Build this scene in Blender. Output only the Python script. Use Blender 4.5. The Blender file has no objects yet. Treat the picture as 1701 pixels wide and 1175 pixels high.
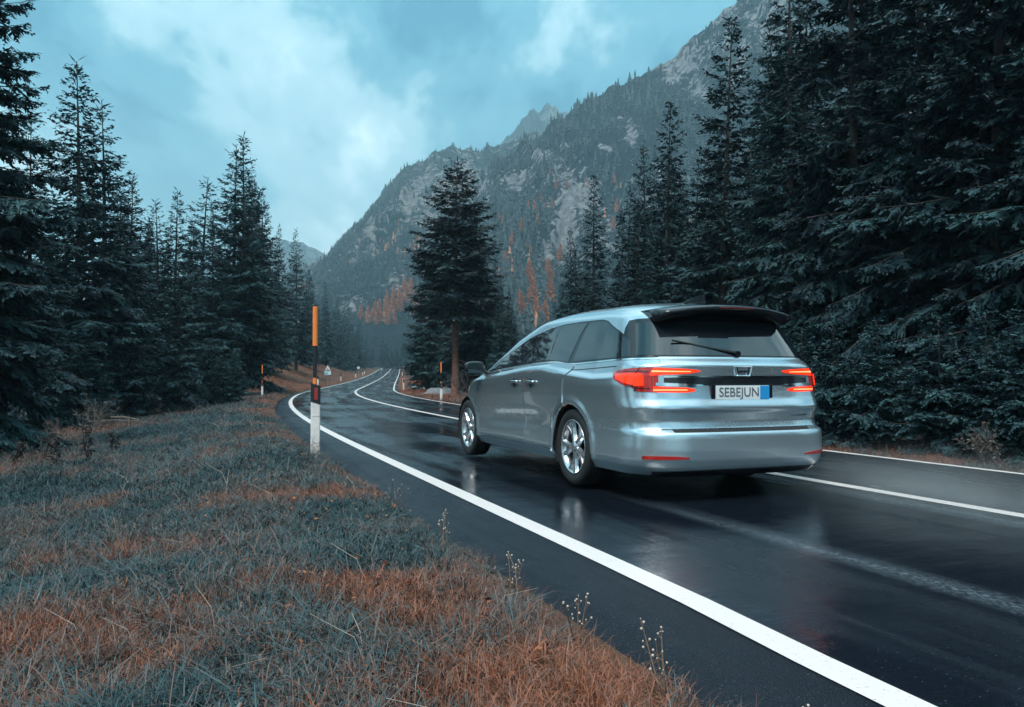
import bpy, bmesh, math, random
import numpy as np
from mathutils import Vector, Matrix, noise as mnoise

R = math.radians
sc = bpy.context.scene
COL = sc.collection
rng = np.random.default_rng(7)
random.seed(7)

# ------------------------------------------------------------------ camera
CAM_H, F, CX, HZ = 1.022, 1355.0, 850.5, 626.1
cam_d = bpy.data.cameras.new('camera')
cam = bpy.data.objects.new('camera', cam_d)
COL.objects.link(cam)
cam_d.sensor_width = 36.0
cam_d.lens = F / 1701 * 36
cam_d.clip_start = 0.05
cam_d.clip_end = 20000
cam.location = (0, 0, CAM_H)
cam.rotation_euler = (R(90) + math.atan((HZ - 587.5) / F), 0, 0)
sc.camera = cam

# ------------------------------------------------------------------ light
SUN_EL, SUN_DIR = R(56), Vector((-0.38, -0.92, 0)).normalized()
sun_d = bpy.data.lights.new('sun', 'SUN')
sun_d.energy = 1.5
sun_d.angle = R(24)
sun_d.color = (1.0, 0.95, 0.90)
sun = bpy.data.objects.new('sun', sun_d)
COL.objects.link(sun)
sv = Vector((SUN_DIR.x * math.cos(SUN_EL), SUN_DIR.y * math.cos(SUN_EL), math.sin(SUN_EL)))
sun.rotation_euler = sv.to_track_quat('Z', 'Y').to_euler()
sun.location = (-20, -20, 60)

wd = bpy.data.worlds.new('World')
sc.world = wd
wd.use_nodes = True
wn = wd.node_tree.nodes
wl = wd.node_tree.links
bg = wn['Background']
bg.inputs['Strength'].default_value = 0.062


def N(nodes, t, **kw):
    n = nodes.new(t)
    for k, v in kw.items():
        if k == 'ins':
            for a, b in v.items():
                n.inputs[a].default_value = b
        else:
            setattr(n, k, v)
    return n


def math_node(nodes, links, op, a, b=None, c=None, clamp=False):
    n = nodes.new('ShaderNodeMath')
    n.operation = op
    n.use_clamp = clamp
    for i, v in enumerate((a, b, c)):
        if v is None:
            continue
        if isinstance(v, (int, float)):
            n.inputs[i].default_value = v
        else:
            links.new(v, n.inputs[i])
    return n.outputs[0]


def ramp(nodes, links, fac, stops, interp='LINEAR'):
    n = nodes.new('ShaderNodeValToRGB')
    cr = n.color_ramp
    cr.interpolation = interp
    while len(cr.elements) < len(stops):
        cr.elements.new(0.5)
    for e, (p, c) in zip(cr.elements, stops):
        e.position = p
        e.color = (c[0], c[1], c[2], 1) if not isinstance(c, (int, float)) else (c, c, c, 1)
    links.new(fac, n.inputs[0])
    return n.outputs[0]


def mixc(nodes, links, fac, a, b, mode='MIX'):
    n = nodes.new('ShaderNodeMix')
    n.data_type = 'RGBA'
    n.blend_type = mode
    for i, v in ((0, fac), (6, a), (7, b)):
        if isinstance(v, (int, float)):
            n.inputs[i].default_value = v
        elif isinstance(v, (tuple, list)):
            n.inputs[i].default_value = (v[0], v[1], v[2], 1)
        else:
            links.new(v, n.inputs[i])
    return n.outputs[2]


sky = N(wn, 'ShaderNodeTexSky', sky_type='NISHITA', sun_disc=False, sun_elevation=SUN_EL,
        sun_rotation=math.atan2(SUN_DIR.x, SUN_DIR.y), altitude=1200.0, dust_density=2.0)
tcw = N(wn, 'ShaderNodeTexCoord')
sep = N(wn, 'ShaderNodeSeparateXYZ')
wl.new(tcw.outputs['Generated'], sep.inputs[0])
zz = math_node(wn, wl, 'MAXIMUM', sep.outputs[2], 0.0)
zd = math_node(wn, wl, 'ADD', zz, 0.22)
px_ = math_node(wn, wl, 'DIVIDE', sep.outputs[0], zd)
py_ = math_node(wn, wl, 'DIVIDE', sep.outputs[1], zd)
cmb = N(wn, 'ShaderNodeCombineXYZ')
wl.new(px_, cmb.inputs[0])
wl.new(py_, cmb.inputs[1])
mp = N(wn, 'ShaderNodeMapping', ins={'Rotation': (0, 0, R(35)), 'Scale': (1.25, 0.62, 1), 'Location': (7.3, 4.1, 0)})
wl.new(cmb.outputs[0], mp.inputs[0])
nz = N(wn, 'ShaderNodeTexNoise', ins={'Scale': 1.25, 'Detail': 9.0, 'Roughness': 0.60, 'Distortion': 0.12})
wl.new(mp.outputs[0], nz.inputs['Vector'])
cloud = ramp(wn, wl, nz.outputs[0], [(0.37, (0.45, 1.7, 2.4)), (0.45, (1.1, 2.9, 3.6)), (0.53, (3.5, 5.3, 5.7)), (0.64, (7.4, 8.8, 9.0))], 'EASE')
skt = mixc(wn, wl, 1.0, sky.outputs[0], (0.55, 1.15, 1.15), 'MULTIPLY')
skm = mixc(wn, wl, 0.82, skt, cloud)
hzf = math_node(wn, wl, 'SUBTRACT', 1.0, math_node(wn, wl, 'DIVIDE', zz, 0.34), clamp=True)
hzf = math_node(wn, wl, 'MULTIPLY', math_node(wn, wl, 'POWER', hzf, 1.6), 0.75)
skf = mixc(wn, wl, hzf, skm, (5.0, 7.0, 7.4))
# overcast skies are brightest overhead (CIE overcast: 1 + 2 sin elevation)
cie = math_node(wn, wl, 'MULTIPLY_ADD', zz, 1.5, 0.70)
skc = N(wn, 'ShaderNodeVectorMath', operation='SCALE')
wl.new(skf, skc.inputs[0])
wl.new(cie, skc.inputs['Scale'])
wl.new(skc.outputs[0], bg.inputs['Color'])

sc.view_settings.view_transform = 'Standard'
sc.view_settings.look = 'None'
sc.view_settings.gamma = 1
sc.view_settings.exposure = 1.42
sc.view_settings.use_curve_mapping = False
sc.render.engine = 'CYCLES'
sc.cycles.use_denoising = True
sc.cycles.max_bounces = 6
sc.cycles.diffuse_bounces = 2
sc.cycles.glossy_bounces = 3
sc.cycles.volume_bounces = 0
sc.cycles.transparent_max_bounces = 6
sc.cycles.caustics_reflective = False
sc.cycles.caustics_refractive = False


# ------------------------------------------------------------------ helpers
def new_mat(name):
    m = bpy.data.materials.new(name)
    m.use_nodes = True
    nt = m.node_tree
    return m, nt.nodes, nt.links, nt.nodes['Principled BSDF']


def simple(name, col, rough=0.5, metal=0.0, coat=0.0, spec=0.5, var=0.0, scale=20.0, bump=0.0):
    m, n, l, b = new_mat(name)
    b.inputs['Base Color'].default_value = (*col, 1)
    b.inputs['Roughness'].default_value = rough
    b.inputs['Metallic'].default_value = metal
    b.inputs['Coat Weight'].default_value = coat
    b.inputs['Coat Roughness'].default_value = 0.05
    b.inputs['Specular IOR Level'].default_value = spec
    if var or bump:
        tc = N(n, 'ShaderNodeTexCoord')
        t = N(n, 'ShaderNodeTexNoise', ins={'Scale': scale, 'Detail': 5.0, 'Roughness': 0.65})
        l.new(tc.outputs['Object'], t.inputs['Vector'])
        if var:
            lo = tuple(c * (1 - var) for c in col)
            hi = tuple(min(1, c * (1 + var)) for c in col)
            l.new(ramp(n, l, t.outputs[0], [(0.3, lo), (0.7, hi)]), b.inputs['Base Color'])
        if bump:
            bp = N(n, 'ShaderNodeBump', ins={'Strength': bump, 'Distance': 0.02})
            l.new(t.outputs[0], bp.inputs['Height'])
            l.new(bp.outputs[0], b.inputs['Normal'])
    return m


def mesh_obj(name, verts, faces, mat, parent=None, smooth=False, mats=None):
    me = bpy.data.meshes.new(name)
    verts = np.asarray(verts, dtype=np.float32).reshape(-1, 3)
    if isinstance(faces, np.ndarray):
        k = faces.shape[1]
        nf = len(faces)
        me.vertices.add(len(verts))
        me.vertices.foreach_set('co', verts.ravel())
        me.loops.add(nf * k)
        me.loops.foreach_set('vertex_index', faces.astype(np.int32).ravel())
        me.polygons.add(nf)
        me.polygons.foreach_set('loop_start', np.arange(0, nf * k, k, dtype=np.int32))
        me.update(calc_edges=True)
    else:
        me.from_pydata([tuple(v) for v in verts.tolist()], [], faces)
    me.validate()
    if smooth:
        me.polygons.foreach_set('use_smooth', np.ones(len(me.polygons), dtype=bool))
    if mat:
        me.materials.append(mat)
    o = bpy.data.objects.new(name, me)
    COL.objects.link(o)
    if parent:
        o.parent = parent
    return o


def bm_obj(name, bm, mat, parent=None, smooth=False):
    me = bpy.data.meshes.new(name)
    bmesh.ops.recalc_face_normals(bm, faces=bm.faces)
    bm.to_mesh(me)
    bm.free()
    if smooth:
        for p in me.polygons:
            p.use_smooth = True
    me.materials.append(mat)
    o = bpy.data.objects.new(name, me)
    COL.objects.link(o)
    if parent:
        o.parent = parent
    return o


def empty(name, loc, rz=0.0):
    o = bpy.data.objects.new(name, None)
    COL.objects.link(o)
    o.location = loc
    o.rotation_euler = (0, 0, rz)
    return o


def tag(o, label=None, cat=None, group=None, kind=None):
    for k, v in (('label', label), ('category', cat), ('group', group), ('kind', kind)):
        if v:
            o[k] = v
    return o


def copy_tree(o, parent=None):
    c = o.copy()
    COL.objects.link(c)
    if parent is not None:
        c.parent = parent
    for ch in o.children:
        copy_tree(ch, c)
    return c


def box_bm(bm, c, s, rot=None, bevel=0.0):
    r = bmesh.ops.create_cube(bm, size=1.0)
    vs = r['verts']
    for v in vs:
        v.co = Vector((v.co.x * s[0], v.co.y * s[1], v.co.z * s[2]))
    if bevel:
        es = list({e for v in vs for e in v.link_edges})
        rr = bmesh.ops.bevel(bm, geom=es, offset=bevel, segments=2, affect='EDGES', profile=0.5)
        vs = list({v for f in rr['faces'] for v in f.verts} | {v for v in vs if v.is_valid})
    for v in vs:
        if rot is not None:
            v.co = rot @ v.co
        v.co += Vector(c)
    return vs


def cyl_bm(bm, p0, p1, r0, r1=None, n=12, caps=True):
    p0, p1 = Vector(p0), Vector(p1)
    r1 = r0 if r1 is None else r1
    q = (p1 - p0).to_track_quat('Z', 'Y')
    a, b = [], []
    for i in range(n):
        t = 2 * math.pi * i / n
        d = q @ Vector((math.cos(t), math.sin(t), 0))
        a.append(bm.verts.new(p0 + d * r0))
        b.append(bm.verts.new(p1 + d * r1))
    for i in range(n):
        bm.faces.new((a[i], a[(i + 1) % n], b[(i + 1) % n], b[i]))
    if caps:
        bm.faces.new(a[::-1])
        bm.faces.new(b)


def tube_pts(pts, radii, n=6):
    """verts/faces of a tube along points"""
    V, Fc = [], []
    pts = [Vector(p) for p in pts]
    for i, p in enumerate(pts):
        d = (pts[min(i + 1, len(pts) - 1)] - pts[max(i - 1, 0)]).normalized()
        q = d.to_track_quat('Z', 'Y')
        for j in range(n):
            t = 2 * math.pi * j / n
            V.append(p + q @ Vector((math.cos(t) * radii[i], math.sin(t) * radii[i], 0)))
    for i in range(len(pts) - 1):
        for j in range(n):
            Fc.append((i * n + j, i * n + (j + 1) % n, (i + 1) * n + (j + 1) % n, (i + 1) * n + j))
    return V, Fc


def smooth01(a, b, x):
    t = np.clip((np.asarray(x, float) - a) / (b - a), 0, 1)
    return t * t * (3 - 2 * t)


def vnoise(x, y, seed=0):
    """vectorised value noise"""
    x = np.asarray(x, float)
    y = np.asarray(y, float)
    xi = np.floor(x).astype(np.int64)
    yi = np.floor(y).astype(np.int64)
    xf = x - xi
    yf = y - yi
    u = xf * xf * (3 - 2 * xf)
    v = yf * yf * (3 - 2 * yf)

    def h(a, b):
        n = (a * 374761393 + b * 668265263 + seed * 144665) & 0x7fffffff
        n = ((n ^ (n >> 13)) * 1274126177) & 0x7fffffff
        n = (n ^ (n >> 16)) & 0xffff
        return n / 65535.0
    return (h(xi, yi) * (1 - u) + h(xi + 1, yi) * u) * (1 - v) + (h(xi, yi + 1) * (1 - u) + h(xi + 1, yi + 1) * u) * v


def fbm(x, y, oct=5, seed=0, gain=0.5):
    a, s, t = 1.0, 0.0, 0.0
    for i in range(oct):
        s = s + a * (vnoise(x * 2 ** i, y * 2 ** i, seed + i * 17) - 0.5)
        t += a
        a *= gain
    return s / t * 2


# ------------------------------------------------------------------ road line
WL, WR = 3.20, 2.575
SH_L, SH_R = 0.55, 0.28
S = np.linspace(-120, 640, 3801)
dS = S[1] - S[0]
kk = np.where(S < 7.07, 0, np.where(S < 61.94, 0.00429 * np.clip((S - 7.07) / 8, 0, 1), np.where(S < 111.8, 0.00019, 0)))
kk = np.where(S > 235, -0.006 * np.clip((S - 235) / 20, 0, 1) * (S < 330), kk)
th_ = R(-20.63) + np.cumsum(kk) * dS
rx_ = np.cumsum(np.sin(th_)) * dS
ry_ = np.cumsum(np.cos(th_)) * dS
i0 = int(np.argmin(abs(S)))
rx_ = rx_ - rx_[i0] + 4.96
ry_ = ry_ - ry_[i0] + 1.87
u_ = np.maximum(S - 35.45, 0)
slope = np.minimum(2 * 0.00008 * u_, 0.0723)
slope = slope * (1 - 0.75 * smooth01(200, 280, S))
rz_ = np.cumsum(slope) * dS
rz_ = rz_ - rz_[i0]


def crown(d):
    d = np.asarray(d, float)
    return np.where(d < 0, 0.06 + 0.06 * d / WL, 0.06 - 0.04 * d / WR)


def RW(s, d):
    """road coordinates to world xy"""
    x = np.interp(s, S, rx_)
    y = np.interp(s, S, ry_)
    t = np.interp(s, S, th_)
    return x + d * np.cos(t), y - d * np.sin(t)


def RZ(s):
    return np.interp(s, S, rz_)


def to_road(x, y):
    x = np.atleast_1d(np.asarray(x, float))
    y = np.atleast_1d(np.asarray(y, float))
    sub = slice(None, None, 6)
    so = np.empty_like(x)
    do = np.empty_like(x)
    for a in range(0, len(x), 4000):
        X = x[a:a + 4000, None]
        Y = y[a:a + 4000, None]
        dd = (X - rx_[None, sub]) ** 2 + (Y - ry_[None, sub]) ** 2
        j = np.argmin(dd, 1) * 6
        t = th_[j]
        ex, ey = X[:, 0] - rx_[j], Y[:, 0] - ry_[j]
        so[a:a + 4000] = S[j] + ex * np.sin(t) + ey * np.cos(t)
        do[a:a + 4000] = ex * np.cos(t) - ey * np.sin(t)
    return so, do


EL, ER = WL + SH_L, WR + SH_R


def GZ(s, d):
    """ground height in road coordinates"""
    s = np.asarray(s, float)
    d = np.asarray(d, float)
    z = RZ(s)
    el = -d - EL
    er = d - ER
    under = (el < 0) & (er < 0)
    nz_ = fbm(s / 3.1, d / 3.1, 4, 3) * 0.10 + fbm(s / 14, d / 14, 3, 9) * 0.35
    bank = smooth01(52, 80, s) * (1 - smooth01(150, 200, s))
    fall = -(0.085 * np.clip(el, 0, 12) + 0.015 * np.clip(el - 12, 0, 40)) * (1 - 0.6 * smooth01(25, 50, s)) * (1 - bank)
    zl = -0.06 + fall + bank * (2.5 * smooth01(0.5, 9, el) + 0.05 * np.clip(el - 9, 0, 60)) + nz_ * smooth01(0.3, 5, el) * 0.8
    zl = zl + 0.10 * smooth01(0.0, 0.5, el) * (1 - smooth01(1.0, 3.0, el))
    zr = -0.08 + nz_ * smooth01(0.3, 6, er) * 0.8 + 0.05 * np.clip(er - 6, 0, 25) + 0.16 * np.clip(er - 31, 0, 200)
    return z + np.where(under, -0.10, np.where(d < 0, zl, zr))


def at(px, depth):
    x = (px - CX) / F * depth
    s, d = to_road(x, depth)
    return x, depth, float(GZ(s, d)[0]), float(s[0]), float(d[0])


# ------------------------------------------------------------------ materials: ground, road
def make_ground_mat():
    m, n, l, b = new_mat('meadow_soil')
    g = N(n, 'ShaderNodeNewGeometry')
    a = N(n, 'ShaderNodeAttribute', attribute_name='dry')
    f2 = a.outputs['Fac']
    c = ramp(n, l, f2, [(0.40, (0.016, 0.030, 0.032)), (0.52, (0.035, 0.045, 0.045)), (0.60, (0.055, 0.038, 0.032)), (0.85, (0.10, 0.050, 0.032))])
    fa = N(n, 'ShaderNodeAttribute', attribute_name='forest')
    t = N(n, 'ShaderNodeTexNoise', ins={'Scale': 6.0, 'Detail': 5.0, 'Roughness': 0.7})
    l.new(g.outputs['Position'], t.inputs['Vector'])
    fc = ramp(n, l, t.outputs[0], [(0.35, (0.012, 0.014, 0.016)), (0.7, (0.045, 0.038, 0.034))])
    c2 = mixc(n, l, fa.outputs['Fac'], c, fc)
    l.new(c2, b.inputs['Base Color'])
    b.inputs['Roughness'].default_value = 0.95
    b.inputs['Specular IOR Level'].default_value = 0.15
    bp = N(n, 'ShaderNodeBump', ins={'Strength': 0.7, 'Distance': 0.06})
    t3 = N(n, 'ShaderNodeTexNoise', ins={'Scale': 22.0, 'Detail': 5.0})
    l.new(g.outputs['Position'], t3.inputs['Vector'])
    l.new(t3.outputs[0], bp.inputs['Height'])
    l.new(bp.outputs[0], b.inputs['Normal'])
    return m


def tone_field(s, d):
    x, y = RW(s, d)
    return 0.462 + 0.22 * fbm(x / 2.9, y / 2.9, 2, 52) + 0.30 * fbm(x / 0.8, y / 0.8, 2, 43) + 0.20 * fbm(x / 0.3, y / 0.3, 2, 45) + dry_field(s, d)


def dry_field(s, d):
    """how dry the grass is: rust along the road edge, on the far bank, on the right verge"""
    s = np.asarray(s, float)
    d = np.asarray(d, float)
    el = -d - EL
    e = np.exp(-(np.clip(el, 0, 50) / 1.0) ** 2) * 0.17
    far = smooth01(18, 42, s) * 0.13 + smooth01(42, 62, s) * 0.32
    mid = 0.05 * np.exp(-((el - 6.5) / 2.5) ** 2) * smooth01(2, 10, s)
    right = np.where(d > 0, 0.02 + 0.16 * smooth01(22, 40, s), 0)
    return np.maximum(e + far + mid, right) - 0.02


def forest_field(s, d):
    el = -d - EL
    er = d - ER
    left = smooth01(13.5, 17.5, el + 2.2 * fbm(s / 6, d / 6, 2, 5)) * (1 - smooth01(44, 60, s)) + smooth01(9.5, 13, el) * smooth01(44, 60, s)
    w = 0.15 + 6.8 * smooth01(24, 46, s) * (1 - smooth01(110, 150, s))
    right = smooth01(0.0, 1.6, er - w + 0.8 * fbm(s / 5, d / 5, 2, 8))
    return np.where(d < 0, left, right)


def road_mat():
    m, n, l, b = new_mat('wet_asphalt')
    uv = N(n, 'ShaderNodeUVMap', uv_map='road')
    g = N(n, 'ShaderNodeNewGeometry')
    # long streaks along the road
    mp1 = N(n, 'ShaderNodeMapping', ins={'Scale': (1.5, 0.10, 1)})
    l.new(uv.outputs[0], mp1.inputs[0])
    st = N(n, 'ShaderNodeTexNoise', ins={'Scale': 1.0, 'Detail': 6.0, 'Roughness': 0.62, 'Distortion': 0.35})
    l.new(mp1.outputs[0], st.inputs['Vector'])
    # cross patches of standing water
    mp2 = N(n, 'ShaderNodeMapping', ins={'Scale': (0.45, 0.35, 1), 'Location': (4.3, 2.2, 0)})
    l.new(uv.outputs[0], mp2.inputs[0])
    pt = N(n, 'ShaderNodeTexNoise', ins={'Scale': 1.0, 'Detail': 5.0, 'Roughness': 0.6})
    l.new(mp2.outputs[0], pt.inputs['Vector'])
    wet = math_node(n, l, 'ADD', math_node(n, l, 'MULTIPLY', st.outputs[0], 0.55), math_node(n, l, 'MULTIPLY', pt.outputs[0], 0.45))
    gr = N(n, 'ShaderNodeTexNoise', ins={'Scale': 65.0, 'Detail': 4.0, 'Roughness': 0.75})
    l.new(g.outputs['Position'], gr.inputs['Vector'])
    vo = N(n, 'ShaderNodeTexVoronoi', ins={'Scale': 130.0})
    l.new(g.outputs['Position'], vo.inputs['Vector'])
    col = ramp(n, l, gr.outputs[0], [(0.3, (0.003, 0.005, 0.009)), (0.7, (0.010, 0.014, 0.022))])
    sp2 = N(n, 'ShaderNodeSeparateXYZ')
    l.new(uv.outputs[0], sp2.inputs[0])
    foam = None
    for cd, wd_ in ((-1.97, 0.15), (-0.26, 0.20)):
        q1 = math_node(n, l, 'DIVIDE', math_node(n, l, 'ADD', sp2.outputs[0], -cd), wd_)
        q1 = math_node(n, l, 'SUBTRACT', 1.0, math_node(n, l, 'ABSOLUTE', q1), clamp=True)
        foam = q1 if foam is None else math_node(n, l, 'MAXIMUM', foam, q1)
    trail = math_node(n, l, 'SUBTRACT', 1.0, math_node(n, l, 'MULTIPLY', math_node(n, l, 'SUBTRACT', sp2.outputs[1], 5.0), 0.4), clamp=True)
    mpf = N(n, 'ShaderNodeMapping', ins={'Scale': (120, 22, 1)})
    l.new(uv.outputs[0], mpf.inputs[0])
    fz = N(n, 'ShaderNodeTexNoise', ins={'Scale': 1.0, 'Detail': 7.0, 'Roughness': 0.75})
    l.new(mpf.outputs[0], fz.inputs['Vector'])
    fmask = math_node(n, l, 'MULTIPLY', math_node(n, l, 'MULTIPLY', foam, trail), ramp(n, l, fz.outputs[0], [(0.45, 0.0), (0.62, 1.0)]))
    fmask = math_node(n, l, 'MULTIPLY', fmask, ramp(n, l, st.outputs[0], [(0.40, 0.15), (0.62, 1.0)]))
    # damp pale grains standing proud of the water film
    vg = N(n, 'ShaderNodeTexVoronoi', ins={'Scale': 46.0})
    l.new(g.outputs['Position'], vg.inputs['Vector'])
    spk = ramp(n, l, vg.outputs['Distance'], [(0.07, 1.0), (0.13, 0.0)])
    spk = math_node(n, l, 'MULTIPLY', spk, ramp(n, l, vg.outputs['Color'], [(0.50, 0.0), (0.58, 0.8)]))
    col = mixc(n, l, spk, col, (0.14, 0.18, 0.22))
    col = mixc(n, l, math_node(n, l, 'MULTIPLY', fmask, 0.75), col, (0.36, 0.44, 0.50))
    l.new(col, b.inputs['Base Color'])
    ro = ramp(n, l, wet, [(0.38, 0.40), (0.47, 0.26), (0.54, 0.12), (0.63, 0.05)])
    shd = math_node(n, l, 'LESS_THAN', sp2.outputs[0], -WL - 0.02)
    l.new(math_node(n, l, 'MULTIPLY_ADD', shd, -0.34, 0.5), b.inputs['Specular IOR Level'])
    l.new(math_node(n, l, 'MULTIPLY_ADD', shd, 0.16, ro), b.inputs['Roughness'])
    hh = math_node(n, l, 'ADD', math_node(n, l, 'MULTIPLY', gr.outputs[0], 0.6), math_node(n, l, 'MULTIPLY', vo.outputs['Distance'], 0.7))
    bst = ramp(n, l, wet, [(0.38, 0.34), (0.50, 0.16), (0.62, 0.02)])
    bp = N(n, 'ShaderNodeBump', ins={'Distance': 0.007})
    l.new(math_node(n, l, 'MULTIPLY_ADD', shd, 0.55, bst), bp.inputs['Strength'])
    l.new(hh, bp.inputs['Height'])
    # ripples of the surface laid across the lane
    mp3 = N(n, 'ShaderNodeMapping', ins={'Scale': (0.9, 2.6, 1)})
    l.new(uv.outputs[0], mp3.inputs[0])
    rp = N(n, 'ShaderNodeTexNoise', ins={'Scale': 1.0, 'Detail': 4.0, 'Roughness': 0.55})
    l.new(mp3.outputs[0], rp.inputs['Vector'])
    bp2 = N(n, 'ShaderNodeBump', ins={'Strength': 0.45, 'Distance': 0.02})
    l.new(rp.outputs[0], bp2.inputs['Height'])
    l.new(bp.outputs[0], bp2.inputs['Normal'])
    l.new(bp2.outputs[0], b.inputs['Normal'])
    return m


def paint_mat():
    m, n, l, b = new_mat('road_paint')
    g = N(n, 'ShaderNodeNewGeometry')
    t = N(n, 'ShaderNodeTexNoise', ins={'Scale': 70.0, 'Detail': 4.0, 'Roughness': 0.75})
    l.new(g.outputs['Position'], t.inputs['Vector'])
    t2 = N(n, 'ShaderNodeTexNoise', ins={'Scale': 2.5, 'Detail': 4.0})
    l.new(g.outputs['Position'], t2.inputs['Vector'])
    c = ramp(n, l, t.outputs[0], [(0.30, (0.10, 0.10, 0.11)), (0.40, (0.72, 0.63, 0.60))])
    c = mixc(n, l, math_node(n, l, 'MULTIPLY', t2.outputs[0], 0.15), c, (0.62, 0.60, 0.60))
    l.new(c, b.inputs['Base Color'])
    b.inputs['Roughness'].default_value = 0.32
    bp = N(n, 'ShaderNodeBump', ins={'Strength': 0.35, 'Distance': 0.004})
    l.new(t.outputs[0], bp.inputs['Height'])
    l.new(bp.outputs[0], b.inputs['Normal'])
    return m


M_GROUND, M_ROAD, M_PAINT = make_ground_mat(), road_mat(), paint_mat()


def strip_mesh(name, s, offs, zfun, mat, kind=None, shift=None):
    """sweep a strip along the road; offs = list of lateral offsets"""
    offs = np.asarray(offs, float)
    ns, no = len(s), len(offs)
    SS, DD = np.meshgrid(s, offs, indexing='ij')
    if shift:
        DD = DD + shift(SS)
    X, Y = RW(SS, DD)
    Z = zfun(SS, DD)
    V = np.stack([X, Y, Z], -1).reshape(-1, 3)
    i, j = np.meshgrid(np.arange(ns - 1), np.arange(no - 1), indexing='ij')
    a = (i * no + j).ravel()
    Fc = np.stack([a, a + 1, a + no + 1, a + no], 1)
    o = mesh_obj(name, V, Fc, mat, smooth=True)
    uv = o.data.uv_layers.new(name='road')
    vi = np.empty(len(o.data.loops), dtype=np.int32)
    o.data.loops.foreach_get('vertex_index', vi)
    U = np.stack([DD.ravel(), SS.ravel()], 1)[vi]
    uv.data.foreach_set('uv', U.astype(np.float32).ravel())
    if kind:
        o['kind'] = kind
    return o, SS.ravel(), DD.ravel()


sr = np.concatenate([np.arange(-60, 120, 0.8), np.arange(120, 330, 2.5)])


def road_z(s, d):
    z = RZ(s) + crown(d)
    e = np.maximum(-d - EL + 0.12, d - ER + 0.12)
    return z - np.clip(e, 0, 1) * 0.35


ragL = 0.05
road, _, _ = strip_mesh('road', sr, [-EL - 0.1, -EL, -EL + 0.15, -WL, -2.4, -1.6, -0.8, -0.07, 0.07, 0.8, 1.6, WR - 0.05, WR + 0.05, ER - 0.1, ER, ER + 0.1], road_z, M_ROAD, 'structure')
for nm, c, w in (('road_edge_line', -WL, 0.145), ('road_centre_line', 0.0, 0.14), ('road_edge_line', WR, 0.12)):
    strip_mesh(nm, sr, [c - w / 2, c, c + w / 2], lambda s, d: RZ(s) + crown(d) + 0.005, M_PAINT, 'structure', (lambda s: -0.055 * (1 - smooth01(1.8, 3.6, s))) if c < -1 else None)

# ground sheet in road coordinates
sg = np.concatenate([np.arange(-110, -20, 6), np.arange(-20, 30, 0.5), np.arange(30, 130, 1.2), np.arange(130, 300, 5), np.arange(300, 640, 20)])
dl = np.concatenate([[0, 0.35, 0.8, 1.4], np.arange(2, 16, 0.6), np.arange(16, 40, 2.0), np.arange(40, 120, 10), [140, 180, 250, 400]])
dr_ = np.concatenate([[0, 0.35, 0.8, 1.4], np.arange(2, 10, 0.6), np.arange(10, 40, 2.5), np.arange(40, 130, 10), [150, 180]])
offs = np.concatenate([-(EL + dl[::-1]), [-EL + 0.25, 0, ER - 0.25], ER + dr_])
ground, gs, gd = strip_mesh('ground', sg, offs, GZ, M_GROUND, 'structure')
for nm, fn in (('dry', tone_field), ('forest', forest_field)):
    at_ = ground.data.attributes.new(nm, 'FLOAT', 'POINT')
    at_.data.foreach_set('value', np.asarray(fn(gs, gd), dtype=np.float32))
M_SOIL = simple('valley_soil', (0.03, 0.04, 0.04), 0.95, var=0.4, scale=0.02)
q = 1250
tag(mesh_obj('valley_floor', [(-q, -280, -7), (q, -280, -7), (q, 2250, -7), (-q, 2250, -7)], [(0, 1, 2, 3)], M_SOIL), kind='structure')


# ------------------------------------------------------------------ mountains
def cliffs(spots):
    return lambda u, w: sum(0.62 * a * np.exp(-((u - x) / (1.25 * rx)) ** 2 - ((w - y) / (1.25 * ry)) ** 2) for x, y, rx, ry, a in spots) - 0.05


CLIFF_A = cliffs([(795, 312, 16, 8, .7), (854, 299, 14, 14, .8), (833, 328, 9, 10, .7), (901, 256, 14, 8, .5), (944, 239, 8, 8, .5), (957, 328, 10, 14, .6), (940, 375, 9, 32, .9), (948, 405, 8, 16, .8), (905, 418, 10, 16, .6), (1051, 217, 9, 24, .8), (1040, 190, 12, 8, .5), (1008, 245, 9, 8, .8),
                  (1150, 104, 10, 8, .7), (1117, 127, 7, 8, .6), (1027, 156, 6, 14, .6), (1164, 160, 10, 24, .6), (1230, 120, 14, 30, .6), (1000, 210, 8, 10, .4), (980, 345, 8, 10, .5), (1100, 290, 12, 20, .6), (880, 290, 8, 10, .5)])
CLIFF_B = cliffs([(684, 328, 22, 22, .7), (672, 345, 10, 26, .5), (616, 382, 7, 28, .8), (705, 367, 12, 14, .6), (774, 286, 12, 14, .6), (625, 422, 12, 8, .5), (655, 465, 9, 16, .6), (700, 300, 22, 8, .4), (730, 330, 10, 20, .5), (645, 350, 8, 16, .5), (590, 420, 6, 16, .4), (668, 420, 10, 20, .4)])


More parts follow.
